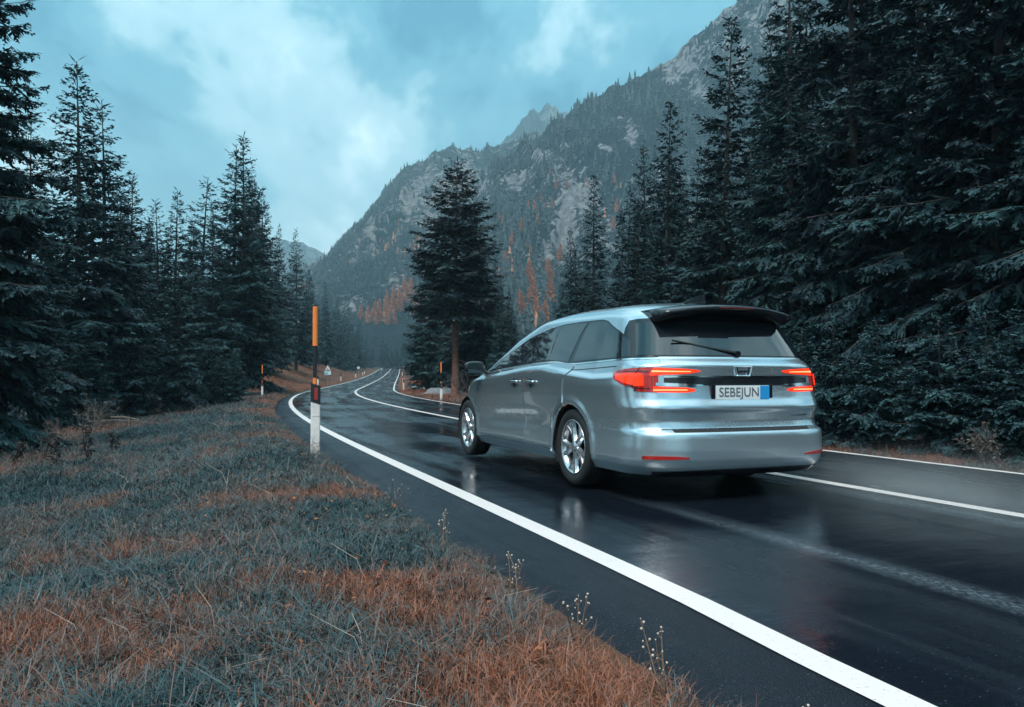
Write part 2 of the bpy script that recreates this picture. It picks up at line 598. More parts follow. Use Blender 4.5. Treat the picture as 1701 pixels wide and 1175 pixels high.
def mountain_mat(name, rock, veg, scale, rockiness):
    m, n, l, b = new_mat(name)
    g = N(n, 'ShaderNodeNewGeometry')
    mp = N(n, 'ShaderNodeMapping', ins={'Scale': (scale, scale, scale * 0.55)})
    l.new(g.outputs['Position'], mp.inputs[0])
    t = N(n, 'ShaderNodeTexNoise', ins={'Scale': 1.0, 'Detail': 9.0, 'Roughness': 0.62, 'Distortion': 0.6})
    l.new(mp.outputs[0], t.inputs['Vector'])
    t2 = N(n, 'ShaderNodeTexNoise', ins={'Scale': 9.0, 'Detail': 6.0, 'Roughness': 0.7})
    l.new(mp.outputs[0], t2.inputs['Vector'])
    at_ = N(n, 'ShaderNodeAttribute', attribute_name='rock')
    f = math_node(n, l, 'ADD', math_node(n, l, 'MULTIPLY', t.outputs[0], 0.30), at_.outputs['Fac'])
    f = math_node(n, l, 'ADD', f, math_node(n, l, 'MULTIPLY', t2.outputs[0], 0.30))
    vz = N(n, 'ShaderNodeMapping', ins={'Scale': (scale * 6, scale * 6, scale * 1.6)})
    l.new(g.outputs['Position'], vz.inputs[0])
    t4 = N(n, 'ShaderNodeTexNoise', ins={'Scale': 1.0, 'Detail': 8.0, 'Roughness': 0.72, 'Distortion': 0.8})
    l.new(vz.outputs[0], t4.inputs['Vector'])
    f = math_node(n, l, 'ADD', f, math_node(n, l, 'MULTIPLY', math_node(n, l, 'SUBTRACT', t4.outputs[0], 0.5), 2.4))
    mask = ramp(n, l, f, [(rockiness, 0.0), (rockiness + 0.16, 1.0)])
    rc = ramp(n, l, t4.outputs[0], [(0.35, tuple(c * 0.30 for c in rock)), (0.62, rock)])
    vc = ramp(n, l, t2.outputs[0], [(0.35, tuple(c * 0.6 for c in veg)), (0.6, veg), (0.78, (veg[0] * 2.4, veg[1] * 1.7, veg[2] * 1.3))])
    l.new(mixc(n, l, mask, vc, rc), b.inputs['Base Color'])
    b.inputs['Roughness'].default_value = 0.9
    b.inputs['Specular IOR Level'].default_value = 0.1
    bp = N(n, 'ShaderNodeBump', ins={'Strength': 1.0, 'Distance': 0.25 / scale})
    l.new(t4.outputs[0], bp.inputs['Height'])
    l.new(bp.outputs[0], b.inputs['Normal'])
    return m


def mountain(name, ridge, shift, zfoot, mat, nu, nv, amp, seed, pw=1.15, jag=0.0, vrock=None):
    """ridge: (px, py, depth) silhouette points turned into real ridge points; slope runs down by shift to zfoot"""
    P = []
    for px, py, D in ridge:
        P.append(((px - CX) / F * D, D, CAM_H + (HZ - py) / F * D))
    P = np.array(P)
    L = np.concatenate([[0], np.cumsum(np.linalg.norm(np.diff(P[:, :2], axis=0), axis=1) + 0.5 * abs(np.diff(P[:, 2])))])
    t = np.linspace(0, L[-1], nu)
    Rg = np.stack([np.interp(t, L, P[:, k]) for k in range(3)], 1)
    Rg[:, 2] += jag * fbm(t / 14, t * 0 + 3.3, 4, seed)
    nback = nv // 4
    v = np.concatenate([np.linspace(0, 1, nv), np.linspace(1.02, 1.5, nback)])
    UU, VV = np.meshgrid(np.arange(nu), v, indexing='ij')
    down = np.clip(1 - VV, 0, 1)
    back = np.clip(VV - 1, 0, 1)
    X = Rg[UU, 0] + shift[0] * down - shift[0] * back
    Y = Rg[UU, 1] + shift[1] * down - shift[1] * back
    zr = Rg[UU, 2]
    Z = zfoot + (zr - zfoot) * np.where(VV <= 1, np.abs(np.minimum(VV, 1)) ** pw, 1 - (VV - 1) * 1.1)
    T = t[UU]
    W = down * math.hypot(*shift) * 1.2
    env = np.clip(down * 6, 0, 1)
    # gullies run down the slope: stretched ridged noise
    gul = 1 - np.abs(fbm(T / (amp * 4.5), W / (amp * 16), 5, seed + 5))
    nn = fbm(T / (amp * 5), W / (amp * 5), 6, seed + 11, 0.55)
    gul2 = 1 - np.abs(fbm((T + W * .35) / (amp * 1.6), W / (amp * 7), 4, seed + 7))
    disp = amp * (0.9 * (gul - 0.75) + 0.8 * nn + 0.45 * (gul2 - 0.75)) * env
    ln = math.hypot(*shift)
    X = X + disp * shift[0] / ln * 0.9
    Y = Y + disp * shift[1] / ln * 0.9
    Z = Z + disp * 0.45
    V = np.stack([X, Y, Z], -1).reshape(-1, 3)
    no = len(v)
    i, j = np.meshgrid(np.arange(nu - 1), np.arange(no - 1), indexing='ij')
    a = (i * no + j).ravel()
    Fc = np.stack([a, a + no, a + no + 1, a + 1], 1)
    o = tag(mesh_obj(name, V, Fc, mat, smooth=True), kind='structure')
    rk = o.data.attributes.new('rock', 'FLOAT', 'POINT')
    uu = CX + F * X / np.maximum(Y, 20)
    ww = HZ - F * (Z - CAM_H) / np.maximum(Y, 20)
    rv = 0.75 * fbm(T / (amp * 4), W / (amp * 8), 5, seed + 21, 0.62) + (vrock(uu + 5 * fbm(uu / 9, ww / 9, 3, 5), ww + 7 * fbm(uu / 8, ww / 8, 3, 6)) if vrock else 0)
    rk.data.foreach_set('value', rv.ravel().astype(np.float32))
    return o, V.reshape(nu, no, 3)[:, :nv], rv.reshape(nu, no)[:, :nv]


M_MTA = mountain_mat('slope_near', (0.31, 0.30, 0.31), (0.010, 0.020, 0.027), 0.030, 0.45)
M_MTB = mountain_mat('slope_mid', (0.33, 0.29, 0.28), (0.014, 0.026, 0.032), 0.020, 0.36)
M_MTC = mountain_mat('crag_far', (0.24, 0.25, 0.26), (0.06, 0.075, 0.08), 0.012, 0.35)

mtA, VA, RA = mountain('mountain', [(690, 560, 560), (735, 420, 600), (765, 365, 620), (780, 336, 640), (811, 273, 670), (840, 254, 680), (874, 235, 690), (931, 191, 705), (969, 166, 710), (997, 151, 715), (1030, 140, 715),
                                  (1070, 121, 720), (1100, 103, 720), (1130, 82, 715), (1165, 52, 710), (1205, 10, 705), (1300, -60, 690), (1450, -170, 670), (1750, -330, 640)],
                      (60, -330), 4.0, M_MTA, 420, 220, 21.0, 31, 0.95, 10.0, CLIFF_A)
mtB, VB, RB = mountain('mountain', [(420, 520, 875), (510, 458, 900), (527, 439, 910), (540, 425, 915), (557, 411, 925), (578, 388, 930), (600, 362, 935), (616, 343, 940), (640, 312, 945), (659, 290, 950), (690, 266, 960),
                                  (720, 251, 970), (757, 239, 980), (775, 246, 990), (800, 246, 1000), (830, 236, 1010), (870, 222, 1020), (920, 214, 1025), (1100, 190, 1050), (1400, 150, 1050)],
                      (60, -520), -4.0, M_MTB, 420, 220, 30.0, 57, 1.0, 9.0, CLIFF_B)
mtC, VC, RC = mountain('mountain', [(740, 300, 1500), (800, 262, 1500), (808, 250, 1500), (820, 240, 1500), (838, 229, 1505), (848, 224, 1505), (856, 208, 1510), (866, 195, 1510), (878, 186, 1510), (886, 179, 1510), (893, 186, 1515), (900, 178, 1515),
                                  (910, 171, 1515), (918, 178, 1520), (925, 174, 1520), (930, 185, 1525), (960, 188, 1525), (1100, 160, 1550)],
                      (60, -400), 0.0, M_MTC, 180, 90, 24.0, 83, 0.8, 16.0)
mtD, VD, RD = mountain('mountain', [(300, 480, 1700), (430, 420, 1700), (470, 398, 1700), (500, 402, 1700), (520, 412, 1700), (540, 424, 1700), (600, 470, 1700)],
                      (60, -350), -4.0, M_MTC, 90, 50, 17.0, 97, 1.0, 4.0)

# ------------------------------------------------------------------ haze
M_HAZE = bpy.data.materials.new('haze_air')
M_HAZE.use_nodes = True
hn = M_HAZE.node_tree.nodes
hl = M_HAZE.node_tree.links
hn.remove(hn['Principled BSDF'])
pv = N(hn, 'ShaderNodeVolumePrincipled')
pv.inputs['Color'].default_value = (0.55, 0.86, 1.0, 1)
pv.inputs['Density'].default_value = 0.00038
pv.inputs['Anisotropy'].default_value = 0.1
hl.new(pv.outputs[0], hn['Material Output'].inputs['Volume'])
bm = bmesh.new()
box_bm(bm, (0, 1000, 281), (2700, 2700, 580))
tag(bm_obj('haze', bm, M_HAZE), kind='stuff')

# ------------------------------------------------------------------ trees
def needle_mat(name, lo, mid, hi, rough=0.55):
    m, n, l, b = new_mat(name)
    a = N(n, 'ShaderNodeAttribute', attribute_name='var')
    oi = N(n, 'ShaderNodeObjectInfo')
    g = N(n, 'ShaderNodeNewGeometry')
    f = math_node(n, l, 'ADD', math_node(n, l, 'MULTIPLY', a.outputs['Fac'], 0.6), math_node(n, l, 'MULTIPLY', g.outputs['Random Per Island'], 0.3))
    f = math_node(n, l, 'ADD', f, math_node(n, l, 'MULTIPLY', oi.outputs['Random'], 0.25))
    c = ramp(n, l, f, [(0.1, lo), (0.55, mid), (0.95, hi)])
    l.new(c, b.inputs['Base Color'])
    b.inputs['Roughness'].default_value = rough
    b.inputs['Specular IOR Level'].default_value = 0.2
    return m


M_NEEDLE = needle_mat('spruce_needles', (0.008, 0.018, 0.026), (0.020, 0.045, 0.054), (0.050, 0.115, 0.122))
M_PINE = needle_mat('pine_needles', (0.010, 0.020, 0.026), (0.023, 0.044, 0.050), (0.056, 0.104, 0.110))
M_LARCH = needle_mat('larch_needles', (0.42, 0.12, 0.045), (0.64, 0.23, 0.095), (0.78, 0.36, 0.18))
M_BARK = simple('spruce_bark', (0.045, 0.036, 0.034), 0.9, var=0.5, scale=6, bump=0.8)
M_REDBARK = simple('pine_bark', (0.20, 0.085, 0.060), 0.9, var=0.45, scale=5, bump=0.8)
M_TWIG = simple('bare_twig', (0.10, 0.085, 0.075), 0.9, var=0.4, scale=10)


class Blades:
    def __init__(self):
        self.V, self.A = [], []

    def add(self, base, dirv, ln, wd, nrm, var):
        """arrays: diamond blades"""
        d = dirv / (np.linalg.norm(dirv, axis=1, keepdims=True) + 1e-9)
        sd = np.cross(d, nrm)
        sd /= (np.linalg.norm(sd, axis=1, keepdims=True) + 1e-9)
        ln = np.asarray(ln)[:, None]
        wd = np.asarray(wd)[:, None]
        mid = base + d * ln * 0.45
        q_ = np.stack([base, mid + sd * wd, base + d * ln, mid - sd * wd], 1)
        self.V.append(q_.reshape(-1, 3))
        self.A.append(np.repeat(np.asarray(var, float), 4))

    def build(self, name, mat, parent):
        V = np.concatenate(self.V)
        Fc = np.arange(len(V)).reshape(-1, 4)
        o = mesh_obj(name, V, Fc, mat, parent)
        a = o.data.attributes.new('var', 'FLOAT', 'POINT')
        a.data.foreach_set('value', np.concatenate(self.A).astype(np.float32))
        return o


def conifer(seed, H, Rm, z0, wh, nb, twig, blade, shape=1.0, droop=0.35, gaps=0.12, upper=0.15, pine=False, mats=None, sub=True, top_thin=False):
    """returns (Blades, trunk verts/faces); H height, Rm crown radius, z0 crown base fraction,
    wh whorl spacing, nb boughs per whorl, twig spacing, blade width"""
    r = np.random.default_rng(seed)
    B = Blades()
    TV, TF = [], []

    def addtube(pts, rad, n=6):
        v, f_ = tube_pts(pts, rad, n)
        o_ = len(TV)
        TV.extend(v)
        TF.extend([tuple(i + o_ for i in ff) for ff in f_])

    lean = r.normal(0, 0.012, 2)
    r0 = 0.0115 * H * (0.9 if pine else 1)
    zs = np.linspace(0, 1, 12)
    addtube([(lean[0] * H * t * t + 0.02 * math.sin(5 * t + seed), lean[1] * H * t * t, H * t) for t in zs], [max(0.012, r0 * (1 - t) ** 0.9 + (0.25 * r0 if t == 0 else 0)) for t in zs], 8)
    z = z0 * H
    while z < H * 0.985:
        f = (z - z0 * H) / (H - z0 * H)
        if pine:
            prof = (math.sin(math.pi * min(1, (f * 0.86 + 0.16))) ** 0.7)
        else:
            prof = (1 - f) ** shape * (0.72 + 0.28 * smooth01(0, 0.18, f))
        Lb = Rm * prof + 0.10 + 0.02 * H * (1 - f)
        k = max(3, int(round(nb * (0.6 + 0.4 * (1 - f)))))
        ph0 = r.uniform(0, 6.28)
        for b in range(k):
            if r.random() < gaps:
                continue
            ph = ph0 + 6.283 * b / k + r.normal(0, 0.25)
            L = Lb * r.uniform(0.62, 1.14)
            zb = z + r.uniform(-0.5, 0.5) * wh
            el0 = (0.75 * f - 0.12) if not pine else 0.25 + 0.5 * f
            el0 += r.normal(0, 0.10)
            ns = 9
            t = np.linspace(0, 1, ns)
            # bough: starts at el0, droops, lifts at the tip
            hx = L * (t - 0.08 * t ** 2)
            dz = L * (math.tan(el0) * t - droop * (1 - 0.75 * f) * t ** 1.4 + upper * t ** 3)
            c, s_ = math.cos(ph), math.sin(ph)
            bend = r.normal(0, 0.10)
            lx = bend * L * t ** 2
            bx = np.stack([c * hx - s_ * lx, s_ * hx + c * lx, zb + dz], 1)
            bx[:, 0] += lean[0] * H * (z / H) ** 2
            bx[:, 1] += lean[1] * H * (z / H) ** 2
            if L > 0.7:
                addtube([tuple(p) for p in bx[::2]], [max(0.004, 0.011 * L * (1 - tt) + 0.004) for tt in t[::2]], 3)
            nt = max(4, int(L / twig))
            ft = (np.arange(nt) + r.uniform(0, 1, nt)) / nt
            ft = 0.10 + 0.90 * ft if not pine else 0.35 + 0.65 * ft
            ft = ft[ft < 1]
            bv = np.clip(r.normal(0.45, 0.22), 0, 1)
            base = np.stack([np.interp(ft, t, bx[:, q_]) for q_ in range(3)], 1)
            tang = np.stack([np.interp(ft, t, np.gradient(bx[:, q_], t)) for q_ in range(3)], 1)
            tang /= np.linalg.norm(tang, axis=1, keepdims=True)
            lat = np.cross(tang, [0, 0, 1.0])
            lat /= (np.linalg.norm(lat, axis=1, keepdims=True) + 1e-9)
            sg_ = np.where(r.random(len(ft)) < 0.5, 1.0, -1.0)[:, None]
            tl = (0.46 * L * (1 - ft) ** 0.75 * (0.5 + 0.5 * np.minimum(1, ft * 3)) + 0.10) * r.uniform(0.6, 1.25, len(ft))
            if pine:
                tl = 0.25 * L * (1.1 - ft) + 0.12
            dn = r.uniform(0.05, 0.75, len(ft))[:, None] if not pine else r.uniform(-0.6, 0.2, len(ft))[:, None]
            td = tang * r.uniform(0.5, 0.95, len(ft))[:, None] + lat * sg_ * r.uniform(0.5, 1.0, len(ft))[:, None] + np.array([0, 0, -1.0]) * dn
            td /= np.linalg.norm(td, axis=1, keepdims=True)
            up = np.array([0, 0, 1.0]) + r.normal(0, 0.45, (len(ft), 3))
            tv = np.clip(bv + r.normal(0, 0.12, len(ft)) + 0.12 * (ft - 0.5), 0, 1)
            B.add(base, td, tl, np.maximum(blade * 0.8, tl * 0.07), up, tv)
            if sub:
                m_ = np.maximum(3, (tl / (blade * 1.25)).astype(int))
                idx = np.repeat(np.arange(len(ft)), m_)
                if len(idx):
                    fr = r.uniform(0.12, 1.0, len(idx))
                    sb = base[idx] + td[idx] * (tl[idx] * fr)[:, None]
                    l2 = np.cross(td[idx], up[idx])
                    l2 /= (np.linalg.norm(l2, axis=1, keepdims=True) + 1e-9)
                    s2 = np.where(r.random(len(idx)) < 0.5, 1.0, -1.0)[:, None]
                    sd2 = td[idx] * 0.8 + l2 * s2 * 0.75 + np.array([0, 0, -1.0]) * r.uniform(-0.15, 0.5, len(idx))[:, None]
                    sl = np.clip(tl[idx] * 0.42 * (1.15 - fr), blade * 2.2, 0.40) * r.uniform(0.7, 1.3, len(idx))
                    B.add(sb, sd2, sl, np.full(len(idx), blade) * r.uniform(0.7, 1.2, len(idx)), up[idx] + r.normal(0, 0.3, (len(idx), 3)), np.clip(tv[idx] + 0.16 * (fr - 0.4) + r.normal(0, 0.05, len(idx)), 0, 1))
        z += wh * r.uniform(0.75, 1.25) * (0.75 + 0.4 * (1 - f))
    # leader
    n_ = 10
    zb = np.linspace(H * 0.93, H, n_)
    B.add(np.stack([np.full(n_, lean[0] * H), np.full(n_, lean[1] * H), zb], 1), np.stack([r.normal(0, .6, n_), r.normal(0, .6, n_), np.full(n_, 0.9)], 1), np.full(n_, 0.03 * H), np.full(n_, blade), r.normal(0, 1, (n_, 3)), np.full(n_, 0.5))
    return B, (TV, TF)


PROTO = {}


def make_proto(kind, name, seed, mats, H, bare=None, **kw):
    root = empty(name, (0, 0, 0))
    B, (tv, tf) = conifer(seed, H, **kw)
    if bare:
        r = np.random.default_rng(seed + 99)
        for _ in range(bare[2]):
            zb = r.uniform(bare[0], bare[1]) * H
            ph = r.uniform(0, 6.28)
            L = r.uniform(0.5, 2.2)
            dr = r.uniform(-0.45, 0.15)
            pts = [(math.cos(ph + 0.25 * t * t) * L * t, math.sin(ph + 0.25 * t * t) * L * t, zb + dr * L * t * t + 0.12 * L * t) for t in (0, .3, .6, 1)]
            v, f_ = tube_pts(pts, [0.028, 0.02, 0.013, 0.006], 4)
            o_ = len(tv)
            tv.extend(v)
            tf.extend([tuple(i + o_ for i in ff) for ff in f_])
    mesh_obj('trunk', [tuple(v) for v in tv], tf, mats[1], root, smooth=True)
    B.build('crown', mats[0], root)
    PROTO[kind] = [root, H, False]


SP = (M_NEEDLE, M_BARK)
make_proto('near0', 'spruce_tree', 11, SP, 15.0, Rm=3.0, z0=0.03, wh=0.50, nb=9, twig=0.050, blade=0.026, droop=0.50, shape=0.85)
make_proto('near1', 'spruce_tree', 12, SP, 15.0, Rm=2.7, z0=0.05, wh=0.46, nb=9, twig=0.052, blade=0.026, droop=0.62, shape=0.9, gaps=0.18)
make_proto('mid0', 'spruce_tree', 21, SP, 13.0, Rm=2.3, z0=0.08, wh=0.36, nb=9, twig=0.065, blade=0.034, droop=0.42, shape=0.85, gaps=0.14)
make_proto('mid1', 'spruce_tree', 22, SP, 13.0, Rm=2.0, z0=0.12, wh=0.40, nb=8, twig=0.065, blade=0.034, droop=0.38, shape=0.75, gaps=0.16)
make_proto('mid2', 'spruce_tree', 23, SP, 13.0, Rm=2.6, z0=0.05, wh=0.36, nb=9, twig=0.065, blade=0.034, droop=0.50, shape=1.0, gaps=0.12)
make_proto('slim0', 'spruce_tree', 24, SP, 13.0, Rm=1.6, z0=0.08, wh=0.34, nb=8, twig=0.065, blade=0.032, droop=0.40, shape=0.7, gaps=0.15)
make_proto('far0', 'spruce_tree', 31, SP, 13.0, Rm=2.2, z0=0.08, wh=0.45, nb=9, twig=0.13, blade=0.065, droop=0.42, shape=0.85, gaps=0.12)
make_proto('far1', 'spruce_tree', 32, SP, 13.0, Rm=2.0, z0=0.12, wh=0.50, nb=8, twig=0.13, blade=0.065, droop=0.35, shape=0.75, gaps=0.2)
make_proto('pine0', 'pine_tree', 41, (M_PINE, M_REDBARK), 14.0, bare=(0.12, 0.5, 26), Rm=2.5, z0=0.36, wh=0.36, nb=9, twig=0.065, blade=0.034, droop=0.25, shape=0.6, gaps=0.15)
make_proto('young', 'spruce_sapling', 51, SP, 3.0, Rm=0.85, z0=0.14, wh=0.16, nb=9, twig=0.030, blade=0.018, droop=0.25, shape=0.85, gaps=0.1)
make_proto('larch', 'larch_tree', 61, (M_LARCH, M_BARK), 14.0, Rm=2.9, z0=0.08, wh=0.42, nb=10, twig=0.16, blade=0.16, droop=0.25, shape=0.8, gaps=0.1)


def plant(kind, x, y, z, H, label=None, cat='tree', group=None, rz=None, wide=1.0):
    root, h0, used = PROTO[kind]
    o = copy_tree(root) if used else root
    PROTO[kind][2] = True
    o.location = (x, y, z - 0.08)
    k = H / h0
    o.scale = (k * wide, k * wide, k)
    o.rotation_euler = (random.gauss(0, .012), random.gauss(0, .012), random.uniform(0, 6.28) if rz is None else rz)
    tag(o, label, cat, group)
    return o


def tree_at(kind, px, ytop, depth, label, group, wide=1.0, cat='tree', rz=None):
    x, y, z, s, d = at(px, depth)
    top = CAM_H + (HZ - ytop) / F * depth
    return plant(kind, x, y, z, max(2.0, top - z), label, cat, group, rz, wide)


GL, GR = 'spruces along the left forest edge', 'spruces along the right roadside'
HERO = [
    # left side
    ('near0', -62, -330, 15.0, 'huge dark spruce whose drooping boughs reach in beside the top left sky corner', GL, 1.0),
    ('mid0', 128, 92, 29, 'tall dark spruce with a thin spire top, first high point left of the sky', GL, 1.25),
    ('mid1', 175, 165, 32, 'dark spruce with layered boughs just right of the tall thin spire', GL, 1.25),
    ('near1', 45, 175, 24, 'broad dense spruce under the overhanging boughs at the far left edge', GL, 1.1),
    ('mid2', 212, 285, 36, 'shorter dark spruce beside the first gap of sky on the left', GL, 1.3),
    ('mid1', 262, 330, 44, 'spruce with a dull pointed top left of the paired slim spires', GL, 1.35),
    ('mid2', 288, 312, 46, 'round shouldered spruce rising behind the low bushy spruce', GL, 1.2),
    ('mid1', 326, 292, 45, 'slim open spruce with stubby upper boughs behind the low bushy spruce', GL, 1.35),
    ('near1', 296, 405, 31, 'low bushy spruce with pale tips standing forward of the left forest edge', GL, 1.05),
    ('mid2', 352, 345, 43, 'bushy spruce leaning against the twin tall spruces on the left', GL, 1.15),
    ('mid0', 400, 222, 47, 'tallest twin spruce in the left treeline, the foremost of the pair', GL, 1.1),
    ('mid1', 386, 240, 49, 'narrow twin spruce half hidden behind the tallest spruce on the left', GL, 1.2),
    ('pine0', 419, 292, 57, 'pine with a bare reddish trunk standing in front of the twin tall spruces', GL, 0.62),
    ('mid0', 441, 312, 74, 'spruce with flat boughs on the right flank of the twin tall spruces', GL, 1.1),
    ('mid2', 462, 372, 90, 'round shouldered spruce stepping down from the twin tall spruces', GL, 0.75),
    ('mid1', 492, 378, 97, 'lone tall spruce against the pale sky near the valley gap', GL, 0.9),
    ('mid0', 512, 444, 116, 'spruce just right of the lone tall spruce, above the orange bank', GL, 0.9),
    ('mid2', 541, 470, 150, 'dense spruce above the tall near snow pole', GL, 0.8),
    ('mid1', 560, 492, 190, 'slender spruce at the right end of the left treeline', GL, 0.9),
    ('far0', 577, 510, 230, 'small spruce in the valley mist beside the end of the left treeline', GL, 0.8),
    # right side
    ('pine0', 756, 262, 48, 'tall free standing spruce with a bare red trunk between road and mountain', GR, 1.4),
    ('mid2', 790, 343, 53, 'dark spruce close behind the bare red trunk', GR, 1.15),
    ('mid2', 820, 425, 56, 'lower spruce sloping down beside the red trunk spruce', GR, 1.2),
    ('mid0', 712, 400, 60, 'spruce half hidden on the valley side of the red trunk spruce', GR, 1.15),
    ('mid2', 693, 520, 72, 'small dark spruce at the foot of the red trunk spruce, valley side', GR, 0.9),
    ('mid2', 846, 478, 52, 'small spruce between the red trunk spruce and the orange larches', GR, 0.9),
    ('mid0', 948, 375, 47, 'thin spruce in front of the pale rock chute', GR, 0.85),
    ('slim0', 986, 288, 43, 'slim pointed spruce standing right of the pale rock chute', GR, 1.0),
    ('mid1', 1042, 300, 38, 'bushy spruce stepping up between the slim spruce and the taller spire', GR, 1.1),
    ('mid0', 1072, 235, 36, 'leafy spruce tucked against the left side of the spire above the car roof', GR, 0.9),
    ('slim0', 1102, 162, 32, 'pointed spruce spire rising above the car roof', GR, 1.15),
    ('mid1', 1150, 260, 28, 'spruce filling the gap between the two highest roadside spires', GR, 1.2),
    ('slim0', 1195, 18, 26, 'tallest narrow spire of the right roadside, standing alone against the mountain', GR, 1.2),
    ('mid2', 1250, 250, 24, 'mid height spruce right of the tallest narrow spire', GR, 0.9),
    ('near1', 1318, -130, 22, 'broad spruce leaving the top of the frame right of the tallest narrow spire', GR, 1.0),
    ('near0', 1424, -330, 18, 'massive dark spruce behind the car tail with boughs down to the road', GR, 0.9),
    ('near1', 1530, -420, 15.5, 'massive spruce with pale drooping tips beside the right road edge', GR, 1.0),
    ('near0', 1655, -520, 14, 'nearest dark spruce at the right roadside, cut by the frame', GR, 1.0),
    ('near1', 1790, -560, 12.5, 'dark spruce overhanging the right roadside nearest the viewer', GR, 1.0),
]
for k, px, yt, dp, lab, grp, wdt in HERO:
    tree_at(k, px, yt, dp, lab, grp, wdt)

# the rest of the forest: kept under the outline of the trees in front
OUT = np.array([(-400, -500), (-60, -320), (40, 60), (128, 110), (200, 220), (240, 345), (262, 350), (300, 330), (345, 345), (385, 250), (415, 260), (440, 330), (462, 395), (492, 420), (512, 460), (541, 490), (560, 505), (577, 525), (600, 550), (640, 565),
                (668, 555), (690, 535), (712, 450), (756, 380), (790, 380), (820, 440), (846, 500), (868, 560), (905, 560), (925, 470), (948, 400), (986, 400), (1042, 320), (1072, 260), (1102, 240), (1150, 285), (1195, 210), (1250, 240), (1318, -60), (1424, -300), (1900, -500)])
placed = []


def fill(n, s0, s1, e0, e1, side, kinds, hmin, hmax, label, group, sep=2.6, seed=0):
    r = np.random.default_rng(seed)
    c = 0
    for _ in range(n * 12):
        if c >= n:
            break
        s = r.uniform(s0, s1)
        e = e0 + (e1 - e0) * r.random() ** 1.3
        d = -(EL + e) if side < 0 else ER + e
        x, y = RW(s, d)
        if any((x - a) ** 2 + (y - b) ** 2 < sep * sep for a, b in placed):
            continue
        z = float(GZ(s, d))
        H = r.uniform(hmin, hmax)
        if y > 3:
            px = CX + F * x / y
            if px < -420 or px > 2050:
                continue
            lim = np.interp(px, OUT[:, 0], OUT[:, 1]) + (r.uniform(0, 32) if y < 90 else r.uniform(-12, 22))
            top = CAM_H + (HZ - lim) / F * y
            H = min(H, top - z)
            if H < 4:
                continue
        placed.append((x, y))
        plant(kinds[int(r.integers(len(kinds)))], float(x), float(y), z, H, label, 'tree', group, wide=r.uniform(0.85, 1.2))
        c += 1


for k, px, yt, dp, lab, grp, wdt in HERO:
    placed.append(((px - CX) / F * dp, dp))
fill(36, 8, 50, 18, 34, -1, ['mid0', 'mid1', 'mid2'], 11, 16, 'dark spruce in the crowded second row of the left forest', 'second row of the left forest', 2.6, 1)
fill(18, 20, 80, 26, 50, -1, ['far0', 'far1', 'mid2'], 12, 18, 'spruce standing deep inside the left forest', 'spruces deep in the left forest', 3.2, 2)
fill(30, 58, 130, 13, 40, -1, ['far0', 'far1', 'mid1'], 10, 16, 'spruce growing at the back of the orange bank', 'spruces behind the orange bank', 3.0, 3)
fill(34, 120, 300, 5, 40, -1, ['far0', 'far1'], 10, 17, 'hazy spruce where the far road disappears into the valley', 'hazy spruces at the end of the road', 3.6, 4)
fill(14, 110, 250, 3, 30, 1, ['far0', 'far1'], 10, 17, 'hazy spruce on the valley floor right of the far road', 'hazy spruces right of the far road', 3.6, 5)
fill(70, 180, 320, 2.0, 30, 1, ['far0', 'far1'], 11, 17, 'hazy spruce closing the view straight behind the road end', 'hazy spruces closing the valley', 3.2, 14)
fill(26, 190, 330, 3.0, 30, -1, ['far0', 'far1'], 11, 17, 'hazy spruce left of the vanishing road end', 'hazy spruces left of the road end', 3.2, 15)
fill(22, 40, 110, 9, 30, 1, ['far0', 'mid2', 'far1'], 9, 14, 'spruce crowded behind the red trunk spruce', 'spruces around the red trunk spruce', 3.0, 6)
fill(24, 14, 60, 4.0, 20, 1, ['mid0', 'mid1', 'mid2', 'far0'], 12, 19, 'dark spruce packed behind the right roadside row', 'second row of the right forest', 2.6, 7)
fill(14, 4, 30, 7, 20, 1, ['near0', 'mid2', 'near1'], 15, 20, 'dark spruce filling the shade of the right forest', 'spruces in the shade of the right forest', 3.0, 8)
fill(9, -45, 2, 14, 26, -1, ['mid2', 'mid0'], 12, 16, 'dark spruce by the meadow before the left forest', 'spruces behind the near meadow', 4.0, 9)
fill(9, -45, -4, 3, 16, 1, ['mid2', 'near0'], 13, 18, 'dark spruce further back along the right roadside', 'spruces back along the right roadside', 4.0, 10)

# low boughs and young growth
for px, yt, dp, w, lab in ((1270, 560, 17, 1.0, 'young spruce just behind the car roof spoiler'), (1330, 600, 14.2, 1.2, 'young spruce right behind the lit right tail light'),
                           (1385, 590, 12.6, 1.0, 'young spruce beside the car bumper corner at the right road edge'), (1455, 610, 12.0, 1.1, 'young spruce one step right of the car at the road edge'),
                           (1560, 560, 11.4, 1.2, 'tallest young spruce at the right road edge, well clear of the car'), (1640, 640, 10.8, 1.0, 'lowest young spruce at the right road edge near the frame edge'),
                           (1700, 600, 10.6, 1.2, 'young spruce at the right road edge cut by the frame')):
    tree_at('young', px, yt, dp, lab, 'young spruces at the right road edge', w, 'sapling')
for px, yt, dp, w, lab in ((391, 582, 34, 1.0, 'young spruce with pale tips in front of the left forest'), (366, 618, 33, 1.3, 'squat round young spruce on the dry grass at the left forest edge'),
                           (350, 560, 36, 1.1, 'young spruce half in the shade of the left forest'), (225, 560, 29, 1.2, 'low young spruce in the dark gap below the bushy spruce'),
                           (40, 560, 24, 1.4, 'dark young spruce at the far left forest edge'), (130, 540, 26, 1.4, 'dark young spruce beside the bare shrub')):
    tree_at('young', px, yt, dp, lab, 'young spruces at the left forest edge', w, 'sapling')

